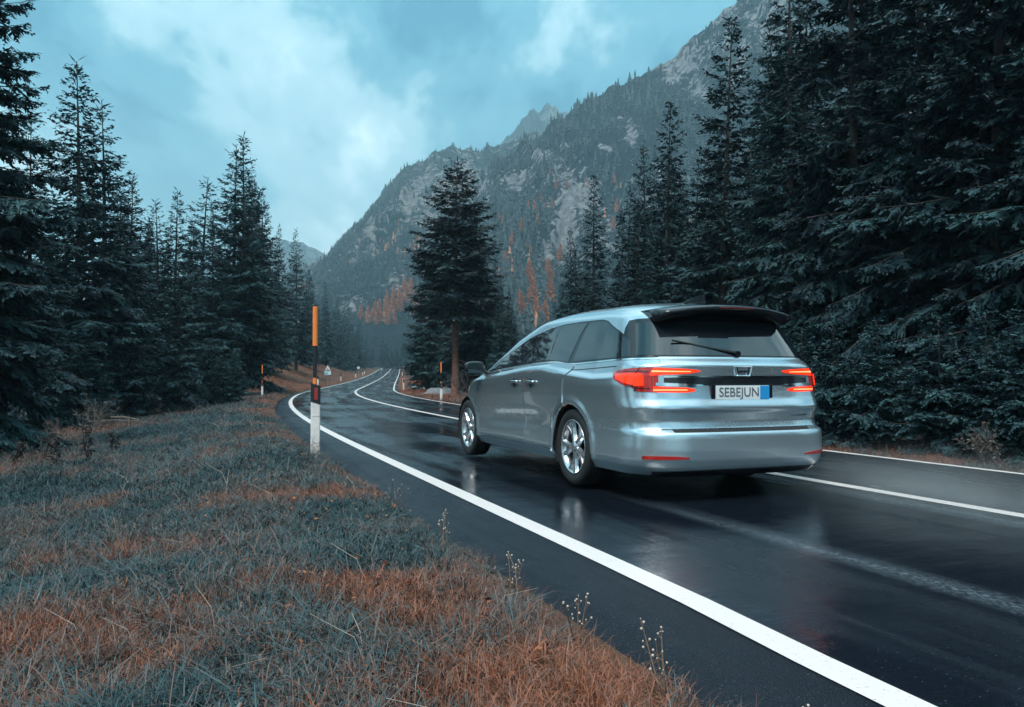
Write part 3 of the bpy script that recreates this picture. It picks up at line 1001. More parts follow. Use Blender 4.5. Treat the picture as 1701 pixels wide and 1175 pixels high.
# larches glowing orange on the lower slopes
def on_slope(V, px, py, dmin=0):
    """nearest grid vertex of a mountain to an image direction, nearest in depth"""
    P = V.reshape(-1, 3)
    ok = P[:, 1] > 50
    u = CX + F * P[:, 0] / np.maximum(P[:, 1], 1)
    v = HZ - F * (P[:, 2] - CAM_H) / np.maximum(P[:, 1], 1)
    d2 = (u - px) ** 2 + (v - py) ** 2 + np.where(ok, 0, 1e9)
    j = np.argsort(d2)[:6]
    return P[j[np.argmin(P[j, 1])]]


LA = [(868, 520, 40), (881, 470, 42), (887, 505, 48), (890, 535, 44), (912, 462, 40), (915, 500, 44), (905, 535, 40), (930, 430, 30), (862, 500, 22), (847, 468, 24), (841, 440, 26), (850, 405, 24), (864, 385, 26), (890, 372, 22), (889, 350, 22), (879, 345, 18), (922, 310, 20), (940, 310, 18),
      (833, 372, 16), (827, 365, 14), (905, 350, 18), (920, 345, 20), (838, 425, 16), (875, 410, 18), (880, 418, 16), (1022, 300, 18), (1028, 350, 26), (1020, 380, 26), (915, 285, 14), (898, 330, 14)]
LLAB = ['broad orange larch standing lowest, right above the car windscreen', 'pale orange larch above the lowest pair near the car roof', 'tall orange larch with two crowns between red trunk spruce and thin spruce', 'orange larch at the base of the tall double crowned larch',
        'orange larch at the left foot of the pale rock chute', 'bright orange larch left of the thin spruce', 'orange larch lowest beside the thin spruce', 'orange larch higher up beside the pale rock chute', 'small orange larch right of the red trunk spruce foot',
        'slender larch next to the right flank of the red trunk spruce', 'faint orange larch above the slender one by the red trunk spruce']
for px, py, hh in LA:
    p = on_slope(VA, px, py)
    H = hh / F * p[1] * 0.95
    far_up = py < 430
    plant('larch', float(p[0]), float(p[1]), float(p[2]), H, 'small faint larch high on the dark right slope' if far_up else LLAB.pop(0), 'tree', 'faint larches high on the right slope' if far_up else 'orange larches low on the right slope', wide=1.0 if far_up else 1.35)
LB = [(600, 528, 26), (612, 532, 30), (622, 528, 34), (632, 530, 38), (642, 522, 34), (652, 520, 40), (660, 508, 36), (668, 515, 34), (676, 500, 34), (684, 490, 32), (640, 540, 30), (655, 536, 26), (628, 540, 22), (690, 520, 28), (700, 505, 26), (672, 478, 26), (655, 488, 20), (645, 498, 22)]

# lower spur at the valley end that carries the bright larches
nu, nv = 60, 40
sx = np.linspace(-230, 30, nu)
sy = np.linspace(325, 900, nv)
XX, YY = np.meshgrid(sx, sy, indexing='ij')
PXs = CX + F * XX / YY
ZZ = 3 + (YY - 325) * 0.13 + np.clip(YY - 420, 0, 1e9) * 0.08 + 4 * fbm(XX / 50, YY / 50, 4, 77)
ZZ = ZZ * smooth01(530, 600, PXs + 0 * YY) + (2.0) * (1 - smooth01(530, 600, PXs))
a_, b_ = np.meshgrid(np.arange(nu - 1), np.arange(nv - 1), indexing='ij')
k_ = (a_ * nv + b_).ravel()
spur = tag(mesh_obj('hill', np.stack([XX, YY, ZZ], -1).reshape(-1, 3), np.stack([k_, k_ + nv, k_ + nv + 1, k_ + 1], 1), M_MTA, smooth=True), kind='structure')
spur.data.attributes.new('rock', 'FLOAT', 'POINT').data.foreach_set('value', np.full(nu * nv, -1.0, dtype=np.float32))
HB = np.concatenate([VB.reshape(-1, 3), np.stack([XX, YY, ZZ], -1).reshape(-1, 3)])
for px, py, hh in LB:
    p = on_slope(HB, px, py)
    plant('larch', float(p[0]), float(p[1]), float(p[2]) - .5, hh / F * float(p[1]), 'bright orange larch above the far end of the road', 'tree', 'bright larches above the road end', wide=1.1)


# far woods on the mountains: too many to count
def slope_forest(name, V, rv, n, hmin, hmax, mat_cols, larch, seed, umax=0.45, rockcut=0.1):
    r = np.random.default_rng(seed)
    nu_, nv_ = V.shape[:2]
    ui = r.uniform(0, nu_ - 1.01, n)
    vi = r.random(n) ** 0.8 * (nv_ - 1.01)
    i, j = ui.astype(int), vi.astype(int)
    fu, fv = (ui - i)[:, None], (vi - j)[:, None]
    P = (V[i, j] * (1 - fu) + V[i + 1, j] * fu) * (1 - fv) + (V[i, j + 1] * (1 - fu) + V[i + 1, j + 1] * fu) * fv
    cl = fbm(P[:, 0] / 45, P[:, 2] / 70 + P[:, 1] / 90, 5, seed, .6)
    ok = (rv[i, j] + 0.25 * cl + r.normal(0, 0.17, n) < rockcut)
    pxp = CX + F * P[:, 0] / np.maximum(P[:, 1], 1)
    ok &= (pxp > 400) & (pxp < 1500)
    P, v01, cl = P[ok], (vi / nv_)[ok], cl[ok]
    n = len(P)
    H = r.uniform(hmin, hmax, n)
    Wd = H * r.uniform(0.15, 0.24, n)
    ns = 5
    ring = []
    for (zb, rr) in ((0.08, 1.0), (0.45, 0.42), (0.40, 0.75), (0.75, 0.25), (0.70, 0.45)):
        ang = r.uniform(0, 6.28, n)[:, None] + np.arange(ns)[None] * 6.283 / ns
        rad = (Wd * rr)[:, None] * r.uniform(0.75, 1.25, (n, ns))
        ring.append(np.stack([P[:, 0:1] + np.cos(ang) * rad, P[:, 1:2] + np.sin(ang) * rad, P[:, 2:3] + (H * zb)[:, None] + r.normal(0, 0.03, (n, ns)) * H[:, None]], -1))
    tip = np.stack([P[:, 0], P[:, 1], P[:, 2] + H], -1)[:, None]
    Vt = np.concatenate(ring + [tip], 1)
    per = Vt.shape[1]
    Fq = []
    for (a, b) in ((0, 1), (2, 3)):
        for k in range(ns):
            k2 = (k + 1) % ns
            Fq += [(a * ns + k, a * ns + k2, b * ns + k2), (a * ns + k, b * ns + k2, b * ns + k)]
    for k in range(ns):
        Fq.append((4 * ns + k, 4 * ns + (k + 1) % ns, 5 * ns))
    Fq = np.array(Fq)
    FF = (Fq[None] + (np.arange(n) * per)[:, None, None]).reshape(-1, 3)
    o = tag(mesh_obj(name, Vt.reshape(-1, 3), FF, mat_cols), kind='stuff')
    pl = larch * smooth01(0.05, 0.5, cl + 0.2) * (1 - smooth01(0.35, 0.75, v01))
    isl = (r.random(n) < pl).astype(np.float32)
    at_ = o.data.attributes.new('autumn', 'FLOAT', 'POINT')
    at_.data.foreach_set('value', np.repeat(isl, per).astype(np.float32))
    return o


def far_wood_mat():
    m, n, l, b = new_mat('far_wood')
    g = N(n, 'ShaderNodeNewGeometry')
    a = N(n, 'ShaderNodeAttribute', attribute_name='autumn')
    gr = ramp(n, l, g.outputs['Random Per Island'], [(0.1, (0.008, 0.016, 0.020)), (0.6, (0.015, 0.029, 0.033)), (0.95, (0.032, 0.048, 0.048))])
    orr = ramp(n, l, g.outputs['Random Per Island'], [(0.1, (0.16, 0.075, 0.045)), (0.9, (0.38, 0.16, 0.08))])
    l.new(mixc(n, l, a.outputs['Fac'], gr, orr), b.inputs['Base Color'])
    b.inputs['Roughness'].default_value = 0.8
    return m


M_FARW = far_wood_mat()
slope_forest('mountain_forest', VA, RA, 9500, 3.5, 9, M_FARW, 0.10, 5, rockcut=0.06)
slope_forest('mountain_forest', VB, RB, 14000, 3.0, 7.0, M_FARW, 0.40, 6, rockcut=-0.02)
spr = np.random.default_rng(3)
VS = np.stack([XX, YY, ZZ], -1)[6:58, 2:36]
r_s = np.random.default_rng(19)
for _ in range(60):
    i = int(r_s.integers(20, 58)); j = int(r_s.integers(2, 30))
    p = VS[min(i, VS.shape[0] - 1), min(j, VS.shape[1] - 1)]
    pxs = CX + F * p[0] / p[1]
    if 585 < pxs < 720:
        plant('far%d' % int(r_s.integers(2)), float(p[0] + r_s.uniform(-5, 5)), float(p[1]), float(p[2]) - .5, float(r_s.uniform(8, 13)), 'hazy spruce among the bright larches above the road end', 'tree', 'hazy spruces among the bright larches')

# ------------------------------------------------------------------ snow poles and signs
M_WHITE = simple('white_plastic', (0.70, 0.65, 0.63), 0.5, var=0.16, scale=14)
nt_ = M_WHITE.node_tree
b_w = nt_.nodes['Principled BSDF']
src_ = b_w.inputs['Base Color'].links[0].from_socket
tc_ = N(nt_.nodes, 'ShaderNodeTexCoord')
sp_w = N(nt_.nodes, 'ShaderNodeSeparateXYZ')
nt_.links.new(tc_.outputs['Object'], sp_w.inputs[0])
n_w = N(nt_.nodes, 'ShaderNodeTexNoise', ins={'Scale': 26.0, 'Detail': 6.0, 'Roughness': 0.75})
nt_.links.new(tc_.outputs['Object'], n_w.inputs['Vector'])
h_w = math_node(nt_.nodes, nt_.links, 'MULTIPLY_ADD', sp_w.outputs[2], 1.1, n_w.outputs[0])
# splashes of road mud near the foot
nt_.links.new(mixc(nt_.nodes, nt_.links, ramp(nt_.nodes, nt_.links, h_w, [(0.52, 0.75), (0.70, 0.0)]), src_, (0.20, 0.16, 0.13)), b_w.inputs['Base Color'])
M_BLACK = simple('black_plastic', (0.012, 0.013, 0.017), 0.5)
M_ORANGE = simple('orange_sheeting', (0.88, 0.23, 0.045), 0.4, var=0.12, scale=6)
M_REDREF = simple('red_reflector', (0.30, 0.030, 0.022), 0.3)
M_STEEL = simple('galvanised_steel', (0.28, 0.30, 0.32), 0.45, metal=0.7, var=0.15)
M_SIGNW = simple('sign_white', (0.72, 0.74, 0.75), 0.4)
M_SIGNR = simple('sign_red', (0.28, 0.035, 0.030), 0.4)
M_SIGNB = simple('sign_blue', (0.25, 0.50, 0.62), 0.4)
M_MOULD = simple('dirty_white', (0.55, 0.52, 0.51), 0.5, var=0.25, scale=7)


def prism(bm, prof, z0, z1, slant=0.0):
    """extrude a closed xy outline; slant tilts top and bottom along x"""
    lo = [bm.verts.new((x, y, z0 + slant * x)) for x, y in prof]
    hi = [bm.verts.new((x, y, z1 + slant * x)) for x, y in prof]
    n = len(prof)
    for i in range(n):
        bm.faces.new((lo[i], lo[(i + 1) % n], hi[(i + 1) % n], hi[i]))
    bm.faces.new(lo[::-1])
    bm.faces.new(hi)


def tri_profile(w, dpt, grow=0.0):
    """rounded triangular section, flat face towards -y (the traffic)"""
    pts = []
    for cx_, cy_, a0 in ((-w / 2 + .018, -dpt / 2 + .018, 180), (w / 2 - .018, -dpt / 2 + .018, 270), (0.0, dpt / 2 - .02, 30)):
        for k in range(4):
            a = R(a0 + k * 30 + (0 if a0 != 30 else 0))
            pts.append((cx_ + math.cos(a) * (.018 + grow), cy_ + math.sin(a) * (.018 + grow)))
    return pts


def make_post():
    root = empty('snow_pole', (0, 0, 0))
    bm = bmesh.new()
    prism(bm, tri_profile(.128, .10), -0.25, 0.70, 0.25)
    bm_obj('post_body', bm, M_WHITE, root)
    bm = bmesh.new()
    prism(bm, tri_profile(.128, .10, .003), 0.655, 0.915, -0.33)
    band = bm_obj('black_band', bm, M_BLACK, root)
    bm = bmesh.new()
    box_bm(bm, (0.006, -.0555, 0.785), (.044, .006, .165), bevel=.002)
    bm_obj('reflector', bm, M_REDREF, band)
    bm = bmesh.new()
    cyl_bm(bm, (-.012, 0, 0.60), (-.012, 0, 1.46), .026, n=14)
    pole = bm_obj('pole', bm, M_BLACK, root, smooth=False)
    bm = bmesh.new()
    cyl_bm(bm, (-.010, 0, 1.45), (-.010, 0, 2.00), .035, n=16)
    bm_obj('orange_sleeve', bm, M_ORANGE, pole)
    bm = bmesh.new()
    cyl_bm(bm, (-.012, 0, 0.90), (-.012, 0, 1.005), .0275, n=14)
    bm_obj('orange_ring', bm, M_ORANGE, pole)
    bm = bmesh.new()
    cyl_bm(bm, (-.012, 0, 0.55), (-.012, 0, 0.552), .02, n=8)
    box_bm(bm, (0, -.0525, 0.48), (.10, .004, .006))
    bm_obj('seam', bm, M_MOULD, root)
    return root


pole0 = make_post()
x, y, z, _, _ = at(524.5, 11.35)
pole0.location = (x, y, CAM_H - (748 - HZ) / F * y)
pole0.rotation_euler = (0, 0, R(14))
tag(pole0, 'tall snow pole with orange tip and red reflector standing nearest on the grass edge', 'snow pole', 'snow poles along the road')
for s, side, e, k, lab in ((43.5, -1, 1.1, .82, 'snow pole with orange tip on the outside of the left bend, before the orange bank'),
                           (35.6, 1, .42, .88, 'snow pole with orange tip alone at the right road edge by the dry verge'),
                           (62, 1, .45, .92, 'foremost of the clustered snow poles on the right verge of the far bend'),
                           (92, 1, .60, 1.0, 'middle one of the clustered snow poles on the right verge of the far bend'),
                           (122, 1, .70, 1.0, 'farthest of the clustered snow poles on the right verge of the far bend')):
    c = copy_tree(pole0)
    d = -(EL + e) if side < 0 else ER + e
    x, y = RW(s, d)
    c.location = (float(x), float(y), float(GZ(s, d)))
    c.scale = (k, k, k)
    c.rotation_euler = (0, 0, R(10))
    tag(c, lab, 'snow pole', 'snow poles along the road')


def make_delineator():
    root = empty('road_delineator', (0, 0, 0))
    bm = bmesh.new()
    prism(bm, tri_profile(.13, .10), -0.2, 0.70, 0.0)
    bm_obj('post_body', bm, M_WHITE, root)
    bm = bmesh.new()
    prism(bm, tri_profile(.13, .10, .003), 0.65, 0.92, -0.33)
    bm_obj('black_band', bm, M_BLACK, root)
    bm = bmesh.new()
    cyl_bm(bm, (0, 0, .9), (0, 0, 1.9), .022, n=8)
    bm_obj('pole', bm, M_BLACK, root)
    return root


dl0 = make_delineator()
for i, (s, side, e, lab) in enumerate(((75, -1, .5, 'white road delineator below the triangular warning sign'), (104, -1, .5, 'white road delineator in the middle of the orange bank edge'), (138, -1, .6, 'white road delineator near the white square sign'),
                                       (160, -1, .5, 'white road delineator at the far tip of the orange bank'), (172, -1, .7, 'farthest white road delineator beyond the orange bank'), (163, 1, .5, 'white delineator at the right edge where the road tops the rise'))):
    c = dl0 if i == 0 else copy_tree(dl0)
    d = -(EL + e) if side < 0 else ER + e
    x, y = RW(s, d)
    c.location = (float(x), float(y), float(GZ(s, d)))
    tag(c, lab, 'delineator', 'delineators along the far road')


def tri_plate(bm, w, th, y, zc, scale=1.0):
    h = w * .866
    pts = []
    for k, (cx_, cz_) in enumerate(((-w / 2, -h / 3), (w / 2, -h / 3), (0, 2 * h / 3))):
        pts.append((cx_ * scale, cz_ * scale))
    f_ = [bm.verts.new((a, y - th / 2, zc + b)) for a, b in pts]
    g_ = [bm.verts.new((a, y + th / 2, zc + b)) for a, b in pts]
    bm.faces.new(f_)
    bm.faces.new(g_[::-1])
    for i in range(3):
        bm.faces.new((f_[i], f_[(i + 1) % 3], g_[(i + 1) % 3], g_[i]))


sx_, sy_, sz_, ss_, sd_ = at(544.5, 77)
ws = empty('warning_sign', (sx_, sy_, sz_), R(6))
topz = CAM_H + (HZ - 605.5) / F * 77 - sz_
bm = bmesh.new()
cyl_bm(bm, (0, .03, -.2), (0, .03, topz - .1), .03, n=10)
bm_obj('pole', bm, M_STEEL, ws)
bm = bmesh.new()
tri_plate(bm, .66, .02, 0, topz - .38)
pl = bm_obj('triangle_plate', bm, M_SIGNR, ws)
bm = bmesh.new()
tri_plate(bm, .66, .006, -.014, topz - .38, .74)
bm_obj('white_field', bm, M_SIGNW, pl)
bm = bmesh.new()
cyl_bm(bm, (-.06, -.019, topz - .50), (.02, -.019, topz - .30), .028, n=6)
cyl_bm(bm, (.02, -.019, topz - .47), (.09, -.019, topz - .52), .028, n=6)
bm_obj('pictogram', bm, M_BLACK, pl)
bm = bmesh.new()
box_bm(bm, (0, 0, topz - .80), (.62, .015, .40), bevel=.004)
pl2 = bm_obj('lower_plate', bm, M_SIGNB, ws)
bm = bmesh.new()
box_bm(bm, (0, -.010, topz - .69), (.56, .006, .10))
box_bm(bm, (.16, -.010, topz - .87), (.20, .006, .18))
bm_obj('plate_print', bm, M_SIGNW, pl2)
bm = bmesh.new()
box_bm(bm, (-.18, -.010, topz - .87), (.10, .006, .05))
box_bm(bm, (-.02, -.015, topz - .69), (.34, .006, .03))
bm_obj('plate_text', bm, M_BLACK, pl2)
tag(ws, 'red rimmed triangular warning sign over a pale blue plate on the orange bank', 'sign')

x, y, z, _, _ = at(595.4, 128)
b2 = empty('road_sign', (x, y, z), R(10))
tz = CAM_H + (HZ - 609.5) / F * 128 - z
bm = bmesh.new()
cyl_bm(bm, (0, .03, -.2), (0, .03, tz), .03, n=8)
bm_obj('pole', bm, M_STEEL, b2)
bm = bmesh.new()
box_bm(bm, (0, 0, tz - .16), (.36, .02, .34), bevel=.005)
pq = bm_obj('plate', bm, M_SIGNW, b2)
bm = bmesh.new()
box_bm(bm, (0, -.012, tz - .19), (.22, .006, .05))
bm_obj('plate_print', bm, M_BLACK, pq)
tag(b2, 'small white square sign on a thin post at the far end of the orange bank', 'sign')

xe, ye = RW(232, -2.0)
x, y, z, _, _ = at(633.5, 214)
cs = empty('curve_marker', (x, y, CAM_H + (HZ - 622) / F * 214), R(8))
bm = bmesh.new()
cyl_bm(bm, (0, 0, -1.0), (0, 0, .62), .09, n=8)
bm_obj('post_body', bm, M_WHITE, cs)
bm = bmesh.new()
cyl_bm(bm, (0, 0, .62), (0, 0, 1.0), .06, n=8)
bm_obj('pole', bm, M_BLACK, cs)
bm = bmesh.new()
box_bm(bm, (0, 0, 1.35), (.86, .03, .80), bevel=.01)
cp = bm_obj('board', bm, M_BLACK, cs)
bm = bmesh.new()
for sgn in (1, -1):
    box_bm(bm, (.02, -.022, 1.35 + sgn * .16), (.46, .012, .16), Matrix.Identity(3))
    vs = bm.verts[-8:]
    for v in vs:
        v.co.x += (v.co.z - 1.35) * sgn * .75 - .12
bm_obj('chevron', bm, M_SIGNW, cp)
tag(cs, 'white chevron curve marker at the vanishing end of the road', 'sign')

# orange shrub above a pale rock on the right verge
x, y, z, _, _ = at(695, 70)
r_ = np.random.default_rng(4)
B = Blades()
n = 900
ph = r_.uniform(0, 6.28, n)
rad = r_.random(n) ** .5
base = np.stack([np.cos(ph) * rad * .42, np.sin(ph) * rad * .42, .30 + .38 * r_.random(n) * (1 - rad * .5)], 1)
B.add(base, np.stack([np.cos(ph), np.sin(ph), r_.uniform(-.2, .6, n)], 1), r_.uniform(.06, .14, n), r_.uniform(.015, .03, n), r_.normal(0, 1, (n, 3)), r_.random(n))
zt = CAM_H + (HZ - 621) / F * 70
shr = empty('orange_shrub', (x, y, min(z, zt - .75)))
shr.scale = (1.25, 1.25, 1.1)
B.build('foliage', M_LARCH, shr)
tv, tf = [], []
for k in range(7):
    a = k * .9
    v, f_ = tube_pts([(0, 0, -.1), (math.cos(a) * .12, math.sin(a) * .12, .25), (math.cos(a) * .34, math.sin(a) * .34, .5)], [.02, .014, .005], 5)
    o_ = len(tv)
    tv += v
    tf += [tuple(i + o_ for i in ff) for ff in f_]
mesh_obj('stem', [tuple(v) for v in tv], tf, M_BARK, shr)
tag(shr, 'bright orange shrub on the dry verge under the red trunk spruce', 'shrub')

M_ROCK = simple('grey_rock', (0.22, 0.22, 0.23), .85, var=.4, scale=4, bump=.8)


def rock(x, y, z, s, label, seed):
    bm = bmesh.new()
    bmesh.ops.create_icosphere(bm, subdivisions=3, radius=1.0)
    for v in bm.verts:
        k = 1 + .35 * mnoise.noise(v.co * 1.3 + Vector((seed, 0, 0))) + .12 * mnoise.noise(v.co * 4 + Vector((seed, 3, 0)))
        v.co = Vector((v.co.x * s[0], v.co.y * s[1], v.co.z * s[2])) * k
    o = bm_obj('rock', bm, M_ROCK, None, True)
    o.location = (x, y, z)
    return tag(o, label, 'rock')


x, y, z, _, _ = at(700, 66)
rock(x, y, z + .05, (.75, .6, .28), 'pale flat rock just below the orange shrub', 3.3)
x, y, z, _, _ = at(735, 50)
rock(x, y, z, (1.3, .9, .40), 'long grey rock between the dry verge and the red trunk spruce', 8.1)

# ------------------------------------------------------------------ the car
CA = R(21.5)
FW = Vector((-math.sin(CA), math.cos(CA), 0))
LF = Vector((-math.cos(CA), -math.sin(CA), 0))
cpos = Vector((.617, 7.43, 0)) - LF * .88 - FW * 1.30
car = empty('minivan', (cpos.x, cpos.y, 0.045), CA + R(90))
tag(car, 'silver blue minivan driving away on the wet road with its tail lights lit', 'car')


def car_paint():
    m, n, l, b = new_mat('car_paint')
    tc = N(n, 'ShaderNodeTexCoord')
    t = N(n, 'ShaderNodeTexNoise', ins={'Scale': 900.0, 'Detail': 2.0})
    l.new(tc.outputs['Object'], t.inputs['Vector'])
    c = ramp(n, l, t.outputs[0], [(0.3, (0.49, 0.58, 0.64)), (0.7, (0.59, 0.68, 0.73))])
    l.new(c, b.inputs['Base Color'])
    b.inputs['Metallic'].default_value = 0.85
    # wet dirt film low on the body
    sp = N(n, 'ShaderNodeSeparateXYZ')
    l.new(tc.outputs['Object'], sp.inputs[0])
    t2 = N(n, 'ShaderNodeTexNoise', ins={'Scale': 7.0, 'Detail': 6.0, 'Roughness': .7})
    l.new(tc.outputs['Object'], t2.inputs['Vector'])
    h = math_node(n, l, 'ADD', sp.outputs[2], math_node(n, l, 'MULTIPLY', t2.outputs[0], -.5))
    l.new(ramp(n, l, h, [(0.0, .36), (.45, .24)]), b.inputs['Roughness'])
    b.inputs['Coat Weight'].default_value = 0.9
    b.inputs['Coat Roughness'].default_value = 0.04
    return m


M_PAINTC = car_paint()
M_GLASS = simple('tinted_glass', (0.010, 0.014, 0.018), 0.02, coat=0.6, spec=0.7)
M_TRIM = simple('gloss_black_trim', (0.010, 0.012, 0.016), 0.12, spec=0.6)
M_CHROME = simple('chrome', (0.82, 0.83, 0.85), 0.10, metal=1.0)
M_RUBBER = simple('tyre_rubber', (0.014, 0.015, 0.017), 0.75, bump=.2, scale=60)
M_RIM = simple('alloy', (0.62, 0.64, 0.67), 0.22, metal=0.9)
M_RIMD = simple('alloy_dark', (0.05, 0.055, 0.06), 0.4, metal=0.6)
M_UNDER = simple('underbody', (0.012, 0.012, 0.014), 0.8)
M_AMBER = simple('amber_lens', (0.9, 0.22, 0.03), 0.2)
M_REDL = simple('red_lens', (0.42, 0.012, 0.008), 0.12, coat=.6)
M_DARKL = simple('dark_red_lens', (0.10, 0.006, 0.006), 0.10, coat=.6)


def glow(name, col, st):
    m, n, l, b = new_mat(name)
    b.inputs['Base Color'].default_value = (*col, 1)
    b.inputs['Roughness'].default_value = .15
    b.inputs['Emission Color'].default_value = (*col, 1)
    b.inputs['Emission Strength'].default_value = st
    return m


M_LIT = glow('lit_tail_lens', (1.0, 0.030, 0.006), 0.42)
M_LITW = glow('lit_tail_tube', (1.0, 0.22, 0.08), 1.0)
M_LITA = glow('lit_side_marker', (1.0, 0.20, 0.03), 1.0)

PR, RC, PF, RCF = 3.2, 0.50, 2.3, 0.90
ZT = 1.66


def sp_(x, k=0.012):
    return np.where(x / k > 30, x, k * np.log1p(np.exp(np.clip(x / k, -50, 30))))


zl_ = [.20, .24, .28, .33, .42, .50, .60, .70, .80, .90, 1.0, 1.2, 1.66]
wl_ = [.905, .93, .955, .966, .966, .962, .966, .975, .982, .986, .986, .984, .98]
xr_z = [.20, .23, .27, .32, .40, .50, .530, .545, .56, .62, .70, .725, .74, .80, .86, .90, .97, 1.00, 1.05, 1.065, 1.09, 1.125, 1.14, 1.25, 1.45, 1.50, 1.56, 1.60, 1.63, 1.66]
xr_v = [.10, .055, .025, .008, .0, .002, .010, .030, .062, .078, .062, .050, .055, .085, .098, .104, .112, .112, .104, .100, .125, .165, .172, .232, .345, .385, .46, .55, .68, .95]
# soften the kinks of the rear profile so the patches on it stay smooth
_zz = np.linspace(.18, 1.66, 1481)
_xx = np.interp(_zz, xr_z, xr_v)
_k = np.exp(-0.5 * (np.arange(-24, 25) / 8.0) ** 2)
_xx = np.convolve(np.pad(_xx, 24, mode='edge'), _k / _k.sum(), 'valid')
xr_z, xr_v = _zz, _xx
xf_z = [.20, .30, .50, .70, .85, .94, .98, 1.02, 1.06, 1.10, 1.16, 1.38, 1.54, 1.60, 1.66]
xf_v = [4.80, 4.95, 5.0, 4.98, 4.90, 4.78, 4.62, 4.45, 4.32, 4.22, 4.10, 3.58, 2.98, 2.55, 2.0]


def crease(x):
    return np.interp(x, [0, .5, .9, 1.4, 1.9, 2.3, 2.7, 3.4, 3.9, 4.4, 5], [1.00, .955, .945, .985, 1.035, 1.03, 1.005, .945, .92, .88, .84])


def belt(x):
    return np.interp(x, [0, .6, 1.30, 1.42, 1.55, 1.70, 1.82, 2.0, 2.4, 3.0, 3.5, 4.0], [1.122, 1.113, 1.090, 1.090, 1.100, 1.113, 1.113, 1.106, 1.082, 1.045, 1.012, 1.0])


def zroof(x):
    return np.interp(x, [0, .4, 1.0, 1.7, 2.3, 3.0, 3.6, 5], [1.575, 1.612, 1.648, 1.66, 1.655, 1.635, 1.60, 1.55])


def halfw(x, z):
    y = np.interp(z, zl_, wl_)
    c = crease(x)
    t = sp_(z - c)
    y = y - .95 * np.minimum(t, .06) - .335 * np.maximum(t - .06, 0) + .012 * smooth01(.0, .02, t)
    # door scoop and sill swell
    win = smooth01(1.65, 2.3, x) * (1 - smooth01(3.2, 3.8, x))
    ztop = .40 + .04 * (3.4 - x)
    y = y - .020 * np.exp(-((z - ztop - .12) / .085) ** 2) * win + .007 * np.exp(-((z - ztop + .03) / .060) ** 2) * win
    # flared arches
    for xc in (1.30, 4.30):
        rr = np.hypot(x - xc, z - .345)
        y = y + .014 * np.exp(-((rr - .41) / .045) ** 2) * (z < .95)
    # plan taper
    y = y * (1 - .020 * smooth01(1.2, 0, x) - .035 * smooth01(3.6, 5.0, x))
    e = np.clip((z - 1.49) / (ZT - 1.49), 0, 1)
    return y * np.maximum(1 - e ** 2.4, 0) ** (1 / 2.4)


def body(u, ze):
    """u 0..1 round the rear corner, 1..2 along the side, 2..3 round the front corner; ze effective height"""
    u, ze = np.broadcast_arrays(np.asarray(u, float), np.asarray(ze, float))
    xr = np.interp(ze, xr_z, xr_v)
    xf = np.interp(ze, xf_z, xf_v)
    rc = np.minimum(RC, .4 * (xf - xr))
    rf = np.minimum(RCF, .5 * (xf - xr))
    t = np.clip(u, 0, 1) * math.pi / 2
    cx_, sx2 = np.abs(np.cos(t)) ** (2 / PR), np.abs(np.sin(t)) ** (2 / PR)
    xa = xr + rc * (1 - cx_)
    xb = xr + rc + (xf - rf - xr - rc) * np.clip(u - 1, 0, 1)
    t2 = np.clip(3 - u, 0, 1) * math.pi / 2
    cf, sf = np.abs(np.cos(t2)) ** (2 / PF), np.abs(np.sin(t2)) ** (2 / PF)
    xc = xf - rf * (1 - cf)
    x = np.where(u <= 1, xa, np.where(u <= 2, xb, xc))
    k = np.where(u <= 1, sx2, np.where(u <= 2, 1.0, sf))
    y = halfw(x, ze) * k
    z = np.where(ze > 1.13, 1.13 + (ze - 1.13) * (zroof(x) - 1.13) / (ZT - 1.13), ze)
    return np.stack([x, y, z], -1)


def ux(x, z):
    xr = np.interp(z, xr_z, xr_v)
    xf = np.interp(z, xf_z, xf_v)
    rf = np.minimum(RCF, .5 * (xf - xr))
    q_ = (x - xr) / RC
    a = np.arccos(np.clip(1 - q_, 0, 1) ** (PR / 2)) / (math.pi / 2)
    s_ = 1 + (x - xr - RC) / (xf - rf - xr - RC)
    fq = np.clip((xf - x) / rf, 0, 1)
    f_ = 3 - np.arccos(np.clip(1 - fq, 0, 1) ** (PF / 2)) / (math.pi / 2)
    return np.where(q_ < 1, a, np.where(s_ <= 2, s_, f_))


def uy(y, z):
    w = halfw(np.interp(z, xr_z, xr_v) + .1, z)
    return np.arcsin(np.clip(y / w, 0, 1) ** (PR / 2)) / (math.pi / 2)


def bnorm(u, z):
    e = .004
    du = body(np.minimum(u + e, 3), z) - body(np.maximum(u - e, 0.0005), z)
    dz = body(u, np.minimum(z + e, 1.655)) - body(u, z - e)
    n_ = np.cross(dz, du)
    n_ /= (np.linalg.norm(n_, axis=-1, keepdims=True) + 1e-12)
    # outwards: away from the middle of the car
    P = body(u, z)
    out = P - np.array([2.2, 0, .7])
    sgn = np.sign(np.sum(n_ * out * np.array([.4, 1, .4]), -1, keepdims=True))
    return n_ * np.where(sgn == 0, 1, sgn)


